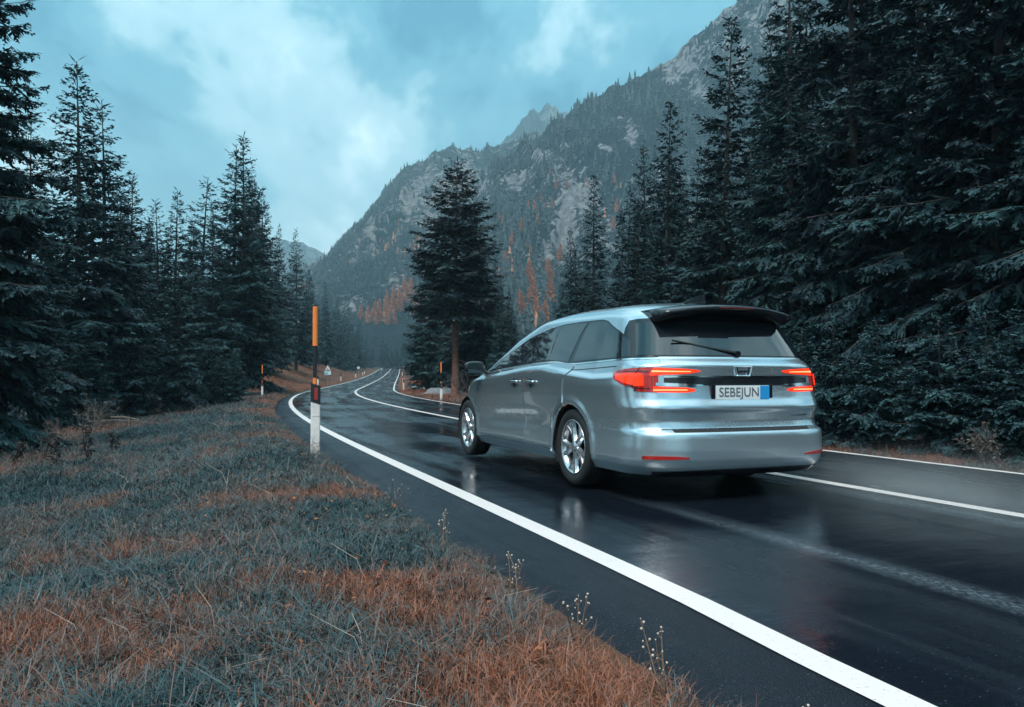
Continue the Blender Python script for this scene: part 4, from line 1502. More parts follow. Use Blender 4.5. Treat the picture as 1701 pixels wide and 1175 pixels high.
def panel(name, us, zlo, zhi, off, mat, parent=car, nv=8, nu=None, side=1, both=False, depth=.012, smooth=True):
    """a skin patch: u stations, lower and upper height per station; rim folded back by depth"""
    us = np.asarray(us, float)
    zlo = np.broadcast_to(np.asarray(zlo, float), us.shape)
    zhi = np.broadcast_to(np.asarray(zhi, float), us.shape)
    if nu:
        k = np.linspace(0, len(us) - 1, nu)
        us, zlo, zhi = [np.interp(k, np.arange(len(us)), a) for a in (us, zlo, zhi)]
    n_ = len(us)
    f = np.linspace(0, 1, nv)
    U = np.repeat(us[:, None], nv, 1)
    Z = zlo[:, None] * (1 - f) + zhi[:, None] * f
    P = body(np.maximum(U, .0005), Z)
    Nn = bnorm(np.maximum(U, .0005), Z)
    if both:       # joined across the centre line, u runs from 0 outwards
        P2, N2 = P[::-1].copy(), Nn[::-1].copy()
        P2[..., 1] *= -1
        N2[..., 1] *= -1
        P = np.concatenate([P2[:-1], P])
        Nn = np.concatenate([N2[:-1], Nn])
        n_ = len(P)
    top = P + Nn * off
    bot = P + Nn * (off - depth)
    if side < 0:
        top[..., 1] *= -1
        bot[..., 1] *= -1
    V = [tuple(p) for p in top.reshape(-1, 3)]
    idx = lambda i, j: i * nv + j
    Fc = [(idx(i, j), idx(i + 1, j), idx(i + 1, j + 1), idx(i, j + 1)) for i in range(n_ - 1) for j in range(nv - 1)]
    rim = [(i, 0) for i in range(n_)] + [(n_ - 1, j) for j in range(1, nv)] + [(i, nv - 1) for i in range(n_ - 2, -1, -1)] + [(0, j) for j in range(nv - 2, 0, -1)]
    o_ = len(V)
    for i, j in rim:
        V.append(tuple(bot[i, j]))
    m_ = len(rim)
    # duplicate rim vertices keep the edge crisp
    o2 = len(V)
    for i, j in rim:
        V.append(tuple(top[i, j]))
    for k in range(m_):
        k2 = (k + 1) % m_
        Fc.append((o2 + k, o_ + k, o_ + k2, o2 + k2))
    o = mesh_obj(name, V, Fc, mat, parent)
    bm = bmesh.new()
    bm.from_mesh(o.data)
    bmesh.ops.recalc_face_normals(bm, faces=bm.faces)
    # make the skin face outwards
    bm.faces.ensure_lookup_table()
    c0 = bm.faces[0]
    q_ = (n_ // 2) * nv
    if smooth:
        for f_ in bm.faces:
            f_.smooth = True
    bm.to_mesh(o.data)
    bm.free()
    return o


# body shell
ur = np.linspace(0, 1, 34)
ul = np.linspace(1, 2, 130)
uf = np.linspace(2, 3, 30)
UG = np.concatenate([ur, ul[1:], uf[1:]])
ZG = np.unique(np.round(np.concatenate([np.linspace(.20, .72, 38), np.linspace(.72, 1.14, 44), np.linspace(1.14, 1.49, 22), 1.66 - (1.66 - 1.49) * np.linspace(1, 0, 26) ** 1.6, [.53, .545, .56, .725, .74, 1.05, 1.065]]), 4))
ZG = ZG[np.concatenate([[True], np.diff(ZG) > .002])]
Uq, Zq = np.meshgrid(UG, ZG, indexing='ij')
PB = body(Uq, Zq)
nU, nZ = PB.shape[:2]
ARCH = ((1.30, .345), (4.30, .345))
RA_ = .385
keep = np.ones((nU - 1, nZ - 1), bool)
cen = .25 * (PB[:-1, :-1] + PB[1:, :-1] + PB[:-1, 1:] + PB[1:, 1:])
for ax, az in ARCH:
    keep &= ~((np.hypot(cen[..., 0] - ax, cen[..., 2] - az) < RA_) & (cen[..., 1] > .5))
# move the rim of the openings onto the circle
usedv = np.zeros((nU, nZ), int)
for di in (0, 1):
    for dj in (0, 1):
        usedv[di:nU - 1 + di, dj:nZ - 1 + dj] += keep
for ax, az in ARCH:
    dx, dz = PB[..., 0] - ax, PB[..., 2] - az
    rr = np.hypot(dx, dz)
    m_ = (usedv > 0) & (usedv < 4) & (rr < RA_ + .05) & (PB[..., 1] > .5) & (Zq > .21)
    kf = RA_ / np.maximum(rr, .01)
    nx, nz2 = ax + dx * kf, az + dz * kf
    PB[..., 0] = np.where(m_, nx, PB[..., 0])
    PB[..., 2] = np.where(m_, nz2, PB[..., 2])
Vb = np.concatenate([PB.reshape(-1, 3), PB.reshape(-1, 3) * np.array([1, -1, 1])])
ii, jj = np.nonzero(keep)
a = ii * nZ + jj
Fb = np.stack([a, a + nZ, a + nZ + 1, a + 1], 1)
n0 = nU * nZ
Fb2 = np.stack([a + n0, a + 1 + n0, a + nZ + 1 + n0, a + nZ + n0], 1)
shell = mesh_obj('body_shell', Vb, np.concatenate([Fb, Fb2]), M_PAINTC, car, smooth=True)
bm = bmesh.new()
bm.from_mesh(shell.data)
bmesh.ops.remove_doubles(bm, verts=bm.verts, dist=.0004)
loose = [v for v in bm.verts if not v.link_faces]
bmesh.ops.delete(bm, geom=loose, context='VERTS')
bmesh.ops.recalc_face_normals(bm, faces=bm.faces)
for f_ in bm.faces:
    f_.smooth = True
bm.to_mesh(shell.data)
bm.free()

# underbody and wheel wells
bm = bmesh.new()
box_bm(bm, (2.5, 0, .235), (4.3, 1.50, .05))
box_bm(bm, (.45, 0, .30), (.6, 1.5, .14))
cyl_bm(bm, (.10, -.45, .23), (.50, -.45, .24), .035, n=10)
bm_obj('underbody', bm, M_UNDER, car)
for ax, az in ARCH:
    for sd in (1, -1):
        bm = bmesh.new()
        ring0, ring1 = [], []
        for k in range(25):
            t = R(-25 + 230 * k / 24)
            c_, s_ = math.cos(t) * (RA_ + .004), math.sin(t) * (RA_ + .004)
            ring0.append(bm.verts.new((ax + c_, sd * .955, az + s_)))
            ring1.append(bm.verts.new((ax + c_, sd * .60, az + s_)))
        for k in range(24):
            bm.faces.new((ring0[k], ring0[k + 1], ring1[k + 1], ring1[k]))
        bm.faces.new(ring1)
        bm_obj('wheel_well', bm, M_UNDER, car)


def lathe(bm, prof, n, axis_y=True):
    rows = []
    for (r_0, y_) in prof:
        rows.append([bm.verts.new((r_0 * math.cos(2 * math.pi * k / n), y_, r_0 * math.sin(2 * math.pi * k / n))) for k in range(n)])
    for a_, b_ in zip(rows[:-1], rows[1:]):
        for k in range(n):
            bm.faces.new((a_[k], a_[(k + 1) % n], b_[(k + 1) % n], b_[k]))
    return rows


def make_wheel():
    root = empty('wheel', (0, 0, 0))
    root.parent = car
    bm = bmesh.new()
    prof = [(.238, -.095), (.262, -.108), (.300, -.115), (.328, -.108), (.341, -.092)]
    for gx in (-.055, -.018, .018, .055):
        prof += [(.345, gx - .014), (.345, gx - .005), (.336, gx - .004), (.336, gx + .004), (.345, gx + .005), (.345, gx + .014)]
    prof += [(.341, .092), (.328, .108), (.300, .115), (.262, .108), (.238, .095)]
    lathe(bm, prof, 56)
    bm_obj('tyre', bm, M_RUBBER, root, True)
    bm = bmesh.new()
    lathe(bm, [(.240, -.10), (.232, -.09), (.215, -.05), (.210, .05), (.222, .085), (.236, .102), (.246, .106), (.246, .098)], 56)
    rim = bm_obj('rim', bm, M_RIM, root, True)
    bm = bmesh.new()
    for k in range(5):
        a0 = 2 * math.pi * k / 5 + .3
        for sgn in (-1, 1):
            # each spoke splits towards the rim
            st = []
            for rr, wd, yo, ang in ((.045, .030, .088, .0), (.11, .024, .082, .07 * sgn), (.17, .024, .086, .17 * sgn), (.232, .030, .096, .25 * sgn)):
                aa = a0 + ang
                c_, s_ = math.cos(aa), math.sin(aa)
                st.append([bm.verts.new((c_ * rr - s_ * w_, yo + dy, s_ * rr + c_ * w_)) for w_, dy in ((-wd, -.030), (-wd * .55, 0), (wd * .55, 0), (wd, -.030))])
            for p_, q_ in zip(st[:-1], st[1:]):
                for m_ in range(3):
                    bm.faces.new((p_[m_], p_[m_ + 1], q_[m_ + 1], q_[m_]))
    bm_obj('spoke', bm, M_RIM, rim, False)['kind'] = 'stuff'
    bm = bmesh.new()
    lathe(bm, [(.0005, .100), (.030, .099), (.046, .090), (.055, .078), (.055, .05)], 24)
    bm_obj('hub_cap', bm, M_RIM, rim, True)
    bm = bmesh.new()
    lathe(bm, [(.0005, .02), (.165, .02), (.165, .005), (.0005, .005)], 36)
    bm_obj('brake_disc', bm, M_RIMD, root, True)
    bm = bmesh.new()
    lathe(bm, [(.0005, -.02), (.214, -.02)], 36)
    bm_obj('wheel_back', bm, M_UNDER, root)
    return root


w0 = make_wheel()
first = True
for ax, az in ARCH:
    for sd in (1, -1):
        w = w0 if first else copy_tree(w0, car)
        first = False
        w.location = (ax, sd * .850, .345)
        w.rotation_euler = (0, random.uniform(0, 1.2), 0 if sd > 0 else math.pi)

# side glass
for sd in (1, -1):
    xs = np.linspace(.20, 3.72, 70)
    bot = belt(xs) + .012
    topx = np.interp(xs, [.20, .32, .40, .60, .86, 1.0, 1.6, 2.1, 2.5, 2.9, 3.3, 3.72], [1.235, 1.245, 1.262, 1.375, 1.475, 1.492, 1.492, 1.484, 1.462, 1.40, 1.265, 1.07])
    topx = np.maximum(topx, bot + .012)
    pan = panel('window_surround', [float(ux(a_, (b_ + t_) / 2)) for a_, b_, t_ in zip(xs, bot, topx)], bot, topx, .0025, M_TRIM, nv=10, side=sd)
    for nm, xa, xb in (('quarter_glass', .46, 1.33), ('sliding_door_glass', 1.40, 2.30), ('front_door_glass', 2.38, 3.42)):
        x2 = np.linspace(xa, xb, 26)
        b_ = np.interp(x2, xs, bot) + .014
        t_ = np.maximum(np.interp(x2, xs, topx) - .016, b_ + .01)
        panel(nm, [float(ux(q_, (u1 + u2) / 2)) for q_, u1, u2 in zip(x2, b_, t_)], b_, t_, .005, M_GLASS, parent=pan, nv=10, side=sd)
    # bright line under the glass
    panel('belt_moulding', [float(ux(a_, b_)) for a_, b_ in zip(xs, bot)], bot - .014, bot - .002, .004, M_CHROME, nv=3, side=sd)
    # doors
    for nm, xa, xb, hx in (('front_door', 2.40, 3.62, 2.62), ('sliding_door', 1.46, 2.385, 2.18)):
        x2 = np.linspace(xa, xb, 46)
        t_ = belt(x2) - .006
        arch = np.where(abs(x2 - 1.30) < RA_ + .03, .345 + np.sqrt(np.maximum((RA_ + .03) ** 2 - (x2 - 1.30) ** 2, 0)), 0)
        b_ = np.maximum(.315, arch)
        dr = panel(nm, [float(ux(q_, .8)) for q_ in x2], b_, t_, .007, M_PAINTC, nv=40, side=sd)
        # handle
        hu = float(ux(hx, .925))
        P0 = body(hu, .925)
        bm = bmesh.new()
        box_bm(bm, (hx, sd * (P0[1] + .026), .925), (.21, .022, .030), bevel=.009)
        h_ = bm_obj('handle', bm, M_CHROME, dr, True)
        bm = bmesh.new()
        cyl_bm(bm, (hx + .01, sd * (P0[1] - .002), .915), (hx + .01, sd * (P0[1] + .008), .915), .048, n=20)
        bm_obj('handle_cup', bm, M_RIMD, dr)
    # sliding door rail
    x2 = np.linspace(.55, 1.42, 18)
    panel('door_rail', [float(ux(q_, .95)) for q_ in x2], belt(x2) - .055, belt(x2) - .047, .0015, M_TRIM, nv=3, side=sd)
    # sill strip
    x2 = np.linspace(1.74, 3.86, 30)
    panel('sill', [float(ux(q_, .27)) for q_ in x2], .205, .285, .012, M_PAINTC, nv=6, side=sd)
    panel('sill_strip', [float(ux(q_, .27)) for q_ in x2], .286, .296, .010, M_CHROME, nv=3, side=sd)
    # mirror
    mr = empty('door_mirror', (0, 0, 0))
    mr.parent = car
    bm = bmesh.new()
    bmesh.ops.create_icosphere(bm, subdivisions=3, radius=1)
    for v in bm.verts:
        p = v.co
        q_ = Vector((math.copysign(abs(p.x) ** .75, p.x) * .095, math.copysign(abs(p.y) ** .7, p.y) * .125, math.copysign(abs(p.z) ** .7, p.z) * .085))
        q_.x = max(q_.x, -.055)
        v.co = q_ + Vector((3.72, sd * 1.065, 1.075))
    bm_obj('mirror_housing', bm, M_PAINTC if False else M_TRIM, mr, True)
    bm = bmesh.new()
    box_bm(bm, (3.662, sd * 1.07, 1.078), (.006, .19, .12), bevel=.002)
    bm_obj('mirror_glass', bm, M_GLASS, mr)
    bm = bmesh.new()
    box_bm(bm, (3.74, sd * .94, 1.03), (.09, .16, .03), bevel=.008)
    bm_obj('mirror_arm', bm, M_TRIM, mr)
    # front side marker
    x2 = np.linspace(4.66, 4.86, 8)
    panel('side_marker', [float(ux(q_, .62)) for q_ in x2], .575, .66, .006, M_LITA, nv=4, side=sd)
    # headlamp
    x2 = np.linspace(4.35, 4.86, 14)
    panel('headlight', [float(ux(q_, .80)) for q_ in x2], np.linspace(.80, .72, 14), np.linspace(.86, .84, 14), .005, M_SIGNW, nv=5, side=sd)
    # tail light: C shape, dark base with lit pieces
    xt = [.55, .48, .40, .30, .20]
    ub = [float(ux(q_, .95)) for q_ in xt] + [float(uy(q_, .95)) for q_ in (.90, .82, .74)]
    zb_ = [1.003, .952, .915, .885, .872, .862, .856, .852]
    zt_ = [1.014, 1.030, 1.040, 1.047, 1.050, 1.050, 1.049, 1.047]
    tl = panel('tail_light', ub, zb_, zt_, .010, M_REDL, nv=12, nu=30, side=sd)
    u3 = [float(uy(q_, 1.02)) for q_ in (.78, .68, .58, .48, .40)]
    panel('upper_arm', u3, [.985, .992, .997, 1.003, 1.018], [1.049, 1.046, 1.042, 1.037, 1.028], .012, M_LIT, parent=tl, nv=5, nu=16, side=sd)
    panel('light_tube', u3[:4], [1.012, 1.013, 1.014, 1.016], [1.024, 1.024, 1.024, 1.023], .016, M_LITW, parent=tl, nv=3, nu=14, side=sd)
    u4 = [float(uy(q_, .87)) for q_ in (.78, .70, .60, .52, .45)]
    panel('lower_arm', u4, [.854, .852, .850, .850, .862], [.898, .897, .893, .888, .876], .012, M_LIT, parent=tl, nv=5, nu=16, side=sd)
    panel('light_tube', u4[:4], [.866, .866, .866, .866], [.875, .875, .875, .874], .016, M_LITW, parent=tl, nv=3, nu=14, side=sd)
    u5 = [float(ux(q_, .95)) for q_ in (.46, .36, .26)] + [float(uy(q_, .95)) for q_ in (.90, .84)]
    panel('lit_lens', u5, [.962, .925, .905, .900, .905], [.985, .995, 1.000, 1.000, .990], .0125, M_LIT, parent=tl, nv=6, nu=18, side=sd)
    u5 = [float(ux(q_, 1.02)) for q_ in (.50, .40, .28)] + [float(uy(q_, 1.02)) for q_ in (.90, .80)]
    panel('lens_ridge', u5, [1.006, 1.010, 1.012, 1.012, 1.010], [1.015, 1.022, 1.026, 1.026, 1.022], .015, M_LITW if False else M_DARKL, parent=tl, nv=3, nu=14, side=sd)
    panel('lens_ridge', [float(ux(q_, .88)) for q_ in (.34, .26)] + [float(uy(q_, .88)) for q_ in (.90, .80)], [.905, .890, .882, .880], [.914, .899, .890, .888], .015, M_DARKL, parent=tl, nv=3, nu=12, side=sd)
    # bright metal wedge reaching in between the arms
    u6 = [float(uy(q_, .92)) for q_ in (.76, .66, .56, .46, .38)]
    panel('tail_light_wedge', u6, [.905, .901, .897, .893, .905], [.928, .926, .922, .918, .912], .013, M_CHROME, nv=4, nu=14, side=sd)
    # bumper reflector
    u7 = [float(ux(.16, .35))] + [float(uy(q_, .35)) for q_ in (.88, .78, .66, .56)]
    panel('bumper_reflector', u7, [.336, .334, .333, .333, .338], [.352, .360, .362, .360, .350], .018, M_REDL, nv=4, nu=14, side=sd)

# tailgate: glass, garnish, crease lid, bumper
ug = [.0005] + [float(uy(q_, 1.3)) for q_ in (.2, .4, .55, .68, .76)] + [.80, .86, .92]
rs = panel('rear_window_surround', ug, [1.138] * 9, [1.50, 1.50, 1.50, 1.497, 1.492, 1.486, 1.47, 1.40, 1.25], .003, M_TRIM, nv=14, nu=40, both=True)
ug = [.0005] + [float(uy(q_, 1.3)) for q_ in (.2, .4, .55, .66, .73, .78)]
panel('rear_glass', ug, [1.150] * 7, [1.47, 1.47, 1.468, 1.464, 1.458, 1.450, 1.44], .006, M_GLASS, parent=rs, nv=14, nu=36, both=True)
# black band joining side and rear glass below the floating pillar
for sd in (1, -1):
    panel('pillar_band', [float(ux(q_, 1.2)) for q_ in (.42, .34, .28, .24)] + [.90, .84], [1.132, 1.134, 1.136, 1.137, 1.138, 1.139], [1.250, 1.246, 1.243, 1.241, 1.24, 1.24], .0022, M_TRIM, nv=6, nu=16, side=sd)
ut = [.0005] + [float(uy(q_, .9)) for q_ in (.2, .4, .55, .68, .755)]
tg = panel('tailgate', ut, [.565] * 6, [1.132] * 6, .009, M_PAINTC, nv=70, nu=30, both=True)
ut = [.0005] + [float(uy(q_, .94)) for q_ in (.2, .4, .55, .70)]
gn = panel('garnish', ut, [.905, .905, .907, .915, .93], [.972, .972, .972, .970, .966], .012, M_TRIM, parent=tg, nv=6, nu=26, both=True)
panel('garnish_strip', ut, [.975, .975, .975, .974, .972], [.986, .986, .986, .985, .981], .017, M_CHROME, parent=tg, nv=3, nu=26, both=True)
ut = [.0005] + [float(uy(q_, .5)) for q_ in (.3, .6, .8, .9)] + [float(ux(q_, .45)) for q_ in (.3, .5, .70, .86)]
bp_ = panel('rear_bumper', ut, [.215] * 8 + [.23], [.533] * 5 + [.54, .545, .55, .535], .010, M_PAINTC, nv=34, nu=110, both=True)
ut = [.0005] + [float(uy(q_, .24)) for q_ in (.3, .6, .8)]
panel('bumper_valance', ut, [.200] * 4, [.252, .252, .248, .240], .016, M_TRIM, parent=bp_, nv=4, nu=20, both=True)

ut = [.0005] + [float(uy(q_, .55)) for q_ in (.3, .5, .66)]
panel('bumper_seam', ut, [.536] * 4, [.562] * 4, .0012, M_UNDER, parent=tg, nv=3, nu=24, both=True)

# number plate with its recess and lamp
xp = float(np.interp(.85, xr_z, xr_v))
pr = empty('number_plate', (0, 0, 0))
pr.parent = car
bm = bmesh.new()
box_bm(bm, (xp - .010, .02, .845), (.016, .60, .145), bevel=.004)
bm_obj('plate_holder', bm, M_TRIM, pr)
bm = bmesh.new()
box_bm(bm, (xp - .021, .02, .850), (.006, .52, .112), bevel=.002)
pp = bm_obj('plate', bm, M_SIGNW, pr)
bm = bmesh.new()
box_bm(bm, (xp - .0255, -.195, .850), (.003, .090, .108))
bm_obj('blue_band', bm, simple('plate_blue', (0.02, 0.28, 0.62), .4), pp)
PTXT = []


def text_mesh(body_, size, mat, parent, loc, name, extrude=.0012, rot=(R(90), 0, R(-90))):
    cu = bpy.data.curves.new(name, 'FONT')
    cu.body = body_
    cu.size = size
    cu.extrude = extrude
    cu.align_x = 'CENTER'
    cu.align_y = 'CENTER'
    o = bpy.data.objects.new(name, cu)
    COL.objects.link(o)
    dg = bpy.context.evaluated_depsgraph_get()
    me = bpy.data.meshes.new_from_object(o.evaluated_get(dg))
    bpy.data.objects.remove(o)
    me.materials.clear()
    me.materials.append(mat)
    q_ = bpy.data.objects.new(name, me)
    COL.objects.link(q_)
    q_.parent = parent
    q_.location = loc
    q_.rotation_euler = rot
    return q_


text_mesh('SEBEJUN', .105, simple('plate_ink', (0.10, 0.12, 0.14), .5), pp, (xp - .026, .055, .850), 'lettering')
bm = bmesh.new()
box_bm(bm, (xp + .0, .02, .780), (.05, .40, .022), bevel=.006)
bm_obj('tailgate_grip', bm, M_TRIM, car)

# badge: an upright frame with a wide letter inside
xb_ = float(np.interp(1.02, xr_z, xr_v)) - .010
bd = empty('badge', (0, 0, 0))
bd.parent = car
bm = bmesh.new()
for yy, zz_, sy2, sz2, sh in ((.052, 1.022, .012, .062, .10), (-.052, 1.022, .012, .062, -.10), (0, 1.0215, .085, .012, 0)):
    vs = box_bm(bm, (xb_, yy, zz_), (.010, sy2, sz2))
    for v in vs:
        v.co.y += (v.co.z - zz_) * sh * 2
bm_obj('letter', bm, M_CHROME, bd)
bm = bmesh.new()
out = [(.092, 1.060), (-.092, 1.060), (-.070, .985), (.070, .985)]
for k in range(4):
    (ya, za), (yb, zb2) = out[k], out[(k + 1) % 4]
    cyl_bm(bm, (xb_, ya, za), (xb_, yb, zb2), .006, n=8)
bm_obj('badge_frame', bm, M_CHROME, bd)
bm = bmesh.new()
for k in range(6):
    box_bm(bm, (float(body(float(uy(.48 + .03 * k, .66)), .66)[0]) - .006, -(.48 + .032 * k), .662), (.006, .020, .018))
bm_obj('model_lettering', bm, M_CHROME, car)['kind'] = 'stuff'

# spoiler with its own high brake lamp
bm = bmesh.new()
rows = []
for yy in np.linspace(-.64, .64, 25):
    e = abs(yy) / .64
    xback = .165 + .10 * e ** 3
    ztop = 1.585 - .055 * e ** 2.2
    rows.append([bm.verts.new((xx, yy, zz_)) for xx, zz_ in ((.68, ztop + .022 - .02 * e), (.42, ztop + .004), (xback + .03, ztop - .018), (xback, ztop - .035), (xback + .012, ztop - .058), (.36, ztop - .105), (.52, ztop - .09))])
for a_, b_ in zip(rows[:-1], rows[1:]):
    for k in range(7):
        bm.faces.new((a_[k], b_[k], b_[(k + 1) % 7], a_[(k + 1) % 7]))
bm.faces.new(rows[0])
bm.faces.new(rows[-1][::-1])
spo = bm_obj('roof_spoiler', bm, M_TRIM, car, True)
bm = bmesh.new()
box_bm(bm, (.168, 0, 1.540), (.016, .34, .014), bevel=.003)
bm_obj('high_brake_light', bm, M_DARKL, spo)
# roof fin
bm = bmesh.new()
fin = [(.62, 1.622), (.98, 1.645), (.88, 1.668), (.70, 1.70), (.64, 1.70)]
l_ = [bm.verts.new((a_, .016 * (1 if k < 2 else .3), b_)) for k, (a_, b_) in enumerate(fin)]
r2_ = [bm.verts.new((a_, -.016 * (1 if k < 2 else .3), b_)) for k, (a_, b_) in enumerate(fin)]
bm.faces.new(l_)
bm.faces.new(r2_[::-1])
for k in range(5):
    bm.faces.new((l_[k], r2_[k], r2_[(k + 1) % 5], l_[(k + 1) % 5]))
bm_obj('roof_antenna', bm, M_TRIM, car)
# wiper
wp = empty('rear_wiper', (0, 0, 0))
wp.parent = car
p0 = body(.0005, 1.175) + np.array([-.022, 0, 0])
p1 = body(float(uy(.50, 1.275)), 1.275) + np.array([-.020, 0, 0])
p0[1] = .0
bm = bmesh.new()
cyl_bm(bm, tuple(p0 + np.array([.01, 0, -.005])), tuple(p0 + np.array([-.018, 0, -.005])), .024, n=14)
cyl_bm(bm, tuple(p0), tuple(p1 * .75 + p0 * .25), .014, .007, n=8)
bm_obj('wiper_arm', bm, M_TRIM, wp)
bm = bmesh.new()
pm = p0 * .52 + p1 * .48
cyl_bm(bm, tuple(pm + np.array([.012, 0, .004])), tuple(p1 + np.array([.006, .06, .012])), .008, n=6)
bm_obj('wiper_blade', bm, M_UNDER, wp)

# ------------------------------------------------------------------ grass
def blade_mat():
    m, n, l, b = new_mat('grass_blades')
    g = N(n, 'ShaderNodeNewGeometry')
    a = N(n, 'ShaderNodeAttribute', attribute_name='tone', attribute_type='INSTANCER')
    f = math_node(n, l, 'ADD', a.outputs['Fac'], math_node(n, l, 'MULTIPLY', math_node(n, l, 'SUBTRACT', g.outputs['Random Per Island'], 0.5), 0.34))
    c = ramp(n, l, f, [(0.22, (0.008, 0.024, 0.029)), (0.42, (0.020, 0.056, 0.062)), (0.52, (0.050, 0.082, 0.084)), (0.60, (0.115, 0.078, 0.068)), (0.72, (0.145, 0.066, 0.046)), (0.90, (0.27, 0.088, 0.040))])
    pale = mixc(n, l, math_node(n, l, 'GREATER_THAN', math_node(n, l, 'FRACT', math_node(n, l, 'MULTIPLY', g.outputs['Random Per Island'], 17.3)), 0.93), c, (0.34, 0.27, 0.24))
    l.new(pale, b.inputs['Base Color'])
    b.inputs['Roughness'].default_value = 0.42
    b.inputs['Specular IOR Level'].default_value = 0.4
    return m


M_BLADE = blade_mat()
TUFTS = bpy.data.collections.new('grass_tufts')


def tuft(i, nb, hmin, hmax, wd, spread, bend, lie):
    r = np.random.default_rng(300 + i)
    V, Fc = [], []
    for k in range(nb):
        a = r.uniform(0, 6.28)
        rad = spread * math.sqrt(r.random())
        bx, by = math.cos(a) * rad, math.sin(a) * rad
        H = r.uniform(hmin, hmax)
        ph = r.uniform(0, 6.28)
        bn = H * bend * r.uniform(.3, 1.4)
        ln = lie * r.normal(0, 1)
        w = wd * r.uniform(.6, 1.3)
        sx2, sy2 = -math.sin(ph) * w, math.cos(ph) * w
        o_ = len(V)
        for t in (0, .4, .75):
            cx2 = bx + math.cos(ph) * (bn * t * t + ln * H * t)
            cy2 = by + math.sin(ph) * (bn * t * t + ln * H * t)
            z2 = H * (t - .35 * min(bend, 1) * t * t * t) - .015
            ww = 1 - .55 * t
            V += [(cx2 - sx2 * ww, cy2 - sy2 * ww, z2), (cx2 + sx2 * ww, cy2 + sy2 * ww, z2)]
        V.append((bx + math.cos(ph) * (bn + ln * H), by + math.sin(ph) * (bn + ln * H), H * (1 - .45 * min(bend, 1)) - .015))
        Fc += [(o_, o_ + 1, o_ + 3, o_ + 2), (o_ + 2, o_ + 3, o_ + 5, o_ + 4), (o_ + 4, o_ + 5, o_ + 6)]
    o = mesh_obj('grass_tuft', V, Fc, M_BLADE)
    COL.objects.unlink(o)
    TUFTS.objects.link(o)
    o.name = 'tuft_%02d' % i


tuft(0, 24, .05, .13, .0026, .09, .8, .5)
tuft(1, 26, .05, .14, .0030, .10, 1.3, .8)
tuft(2, 18, .07, .19, .0030, .07, 1.5, .7)
tuft(3, 26, .04, .12, .0015, .08, .6, .7)
tuft(4, 18, .07, .20, .0013, .06, .5, .5)
tuft(5, 12, .04, .10, .0075, .08, .9, .7)


def grass_points():
    r = np.random.default_rng(77)
    out = []
    # left meadow, drawn by distance from the viewer
    for (y0, y1, rho) in ((1.2, 3.0, 560), (3.0, 5.0, 400), (5, 8, 260), (8, 13, 140), (13, 22, 70), (22, 40, 28), (40, 75, 10), (75, 160, 3.5)):
        x0, x1 = -0.72 * y1 - .5, 0.45 * y1 + 1
        n = int((y1 - y0) * (x1 - x0) * rho)
        x = r.uniform(x0, x1, n)
        y = r.uniform(y0, y1, n)
        ok = abs(x) < 0.72 * y + .6
        x, y = x[ok], y[ok]
        s, d = to_road(x, y)
        el, er = -d - EL, d - ER
        edge = 0.20 * fbm(s / .45, d * 0 + .3, 4, 66) + .01
        ok = ((el > edge) & (el < 42)) | ((er > edge * .5 + .08) & (er < 12))
        fo = forest_field(s, d)
        ok &= r.random(len(x)) > fo * .93
        out.append(np.stack([x, y, s, d, fo], 1)[ok])
    P = np.concatenate(out)
    x, y, s, d, fo = P.T
    z = GZ(s, d)
    n = len(x)
    el = np.where(d < 0, -d - EL, d - ER)
    tone = np.clip(tone_field(s, d) + r.normal(0, .10, n), 0, 1)
    near = np.exp(-(el / .6) ** 2)
    u = r.random(n)
    kind = np.where(tone > .60, np.where(u < .45, 3, np.where(u < .75, 4, 1)), np.where(u < .30, 0, np.where(u < .62, 1, np.where(u < .80, 2, np.where(u < .92, 3, 5)))))
    sc_ = r.uniform(.65, 1.25, n) * (0.9 + .5 * smooth01(6, 40, y)) * (1 - .35 * near * (d < 0)) * (1 + .35 * fbm(x / 1.3, y / 1.3, 2, 12))
    me = bpy.data.meshes.new('grass')
    me.vertices.add(n)
    me.vertices.foreach_set('co', np.stack([x, y, z], 1).astype(np.float32).ravel())
    for nm, tp, val in (('tone', 'FLOAT', tone), ('tuft_kind', 'INT', kind), ('tuft_size', 'FLOAT', sc_)):
        a = me.attributes.new(nm, tp, 'POINT')
        a.data.foreach_set('value', val.astype(np.int32 if tp == 'INT' else np.float32))
    wid = me.attributes.new('tuft_scale', 'FLOAT_VECTOR', 'POINT')
    wk = sc_ * (1 + .9 * smooth01(5, 45, y))
    wid.data.foreach_set('vector', np.stack([wk, wk, sc_], 1).astype(np.float32).ravel())
    rot = me.attributes.new('tuft_rot', 'FLOAT_VECTOR', 'POINT')
    rot.data.foreach_set('vector', np.stack([r.normal(0, .12, n), r.normal(0, .12, n), r.uniform(0, 6.28, n)], 1).astype(np.float32).ravel())
    o = bpy.data.objects.new('grass', me)
    COL.objects.link(o)
    return o, n


grass, n_g = grass_points()
tag(grass, kind='stuff')
ng = bpy.data.node_groups.new('scatter_tufts', 'GeometryNodeTree')
ng.interface.new_socket('Geometry', in_out='INPUT', socket_type='NodeSocketGeometry')
ng.interface.new_socket('Geometry', in_out='OUTPUT', socket_type='NodeSocketGeometry')
gi = ng.nodes.new('NodeGroupInput')
go = ng.nodes.new('NodeGroupOutput')
ip = ng.nodes.new('GeometryNodeInstanceOnPoints')
ci = ng.nodes.new('GeometryNodeCollectionInfo')
ci.inputs['Collection'].default_value = TUFTS
ci.inputs['Separate Children'].default_value = True
ci.inputs['Reset Children'].default_value = True
ip.inputs['Pick Instance'].default_value = True


def named(nm, tp):
    q_ = ng.nodes.new('GeometryNodeInputNamedAttribute')
    q_.data_type = tp
    q_.inputs['Name'].default_value = nm
    return q_.outputs[0]


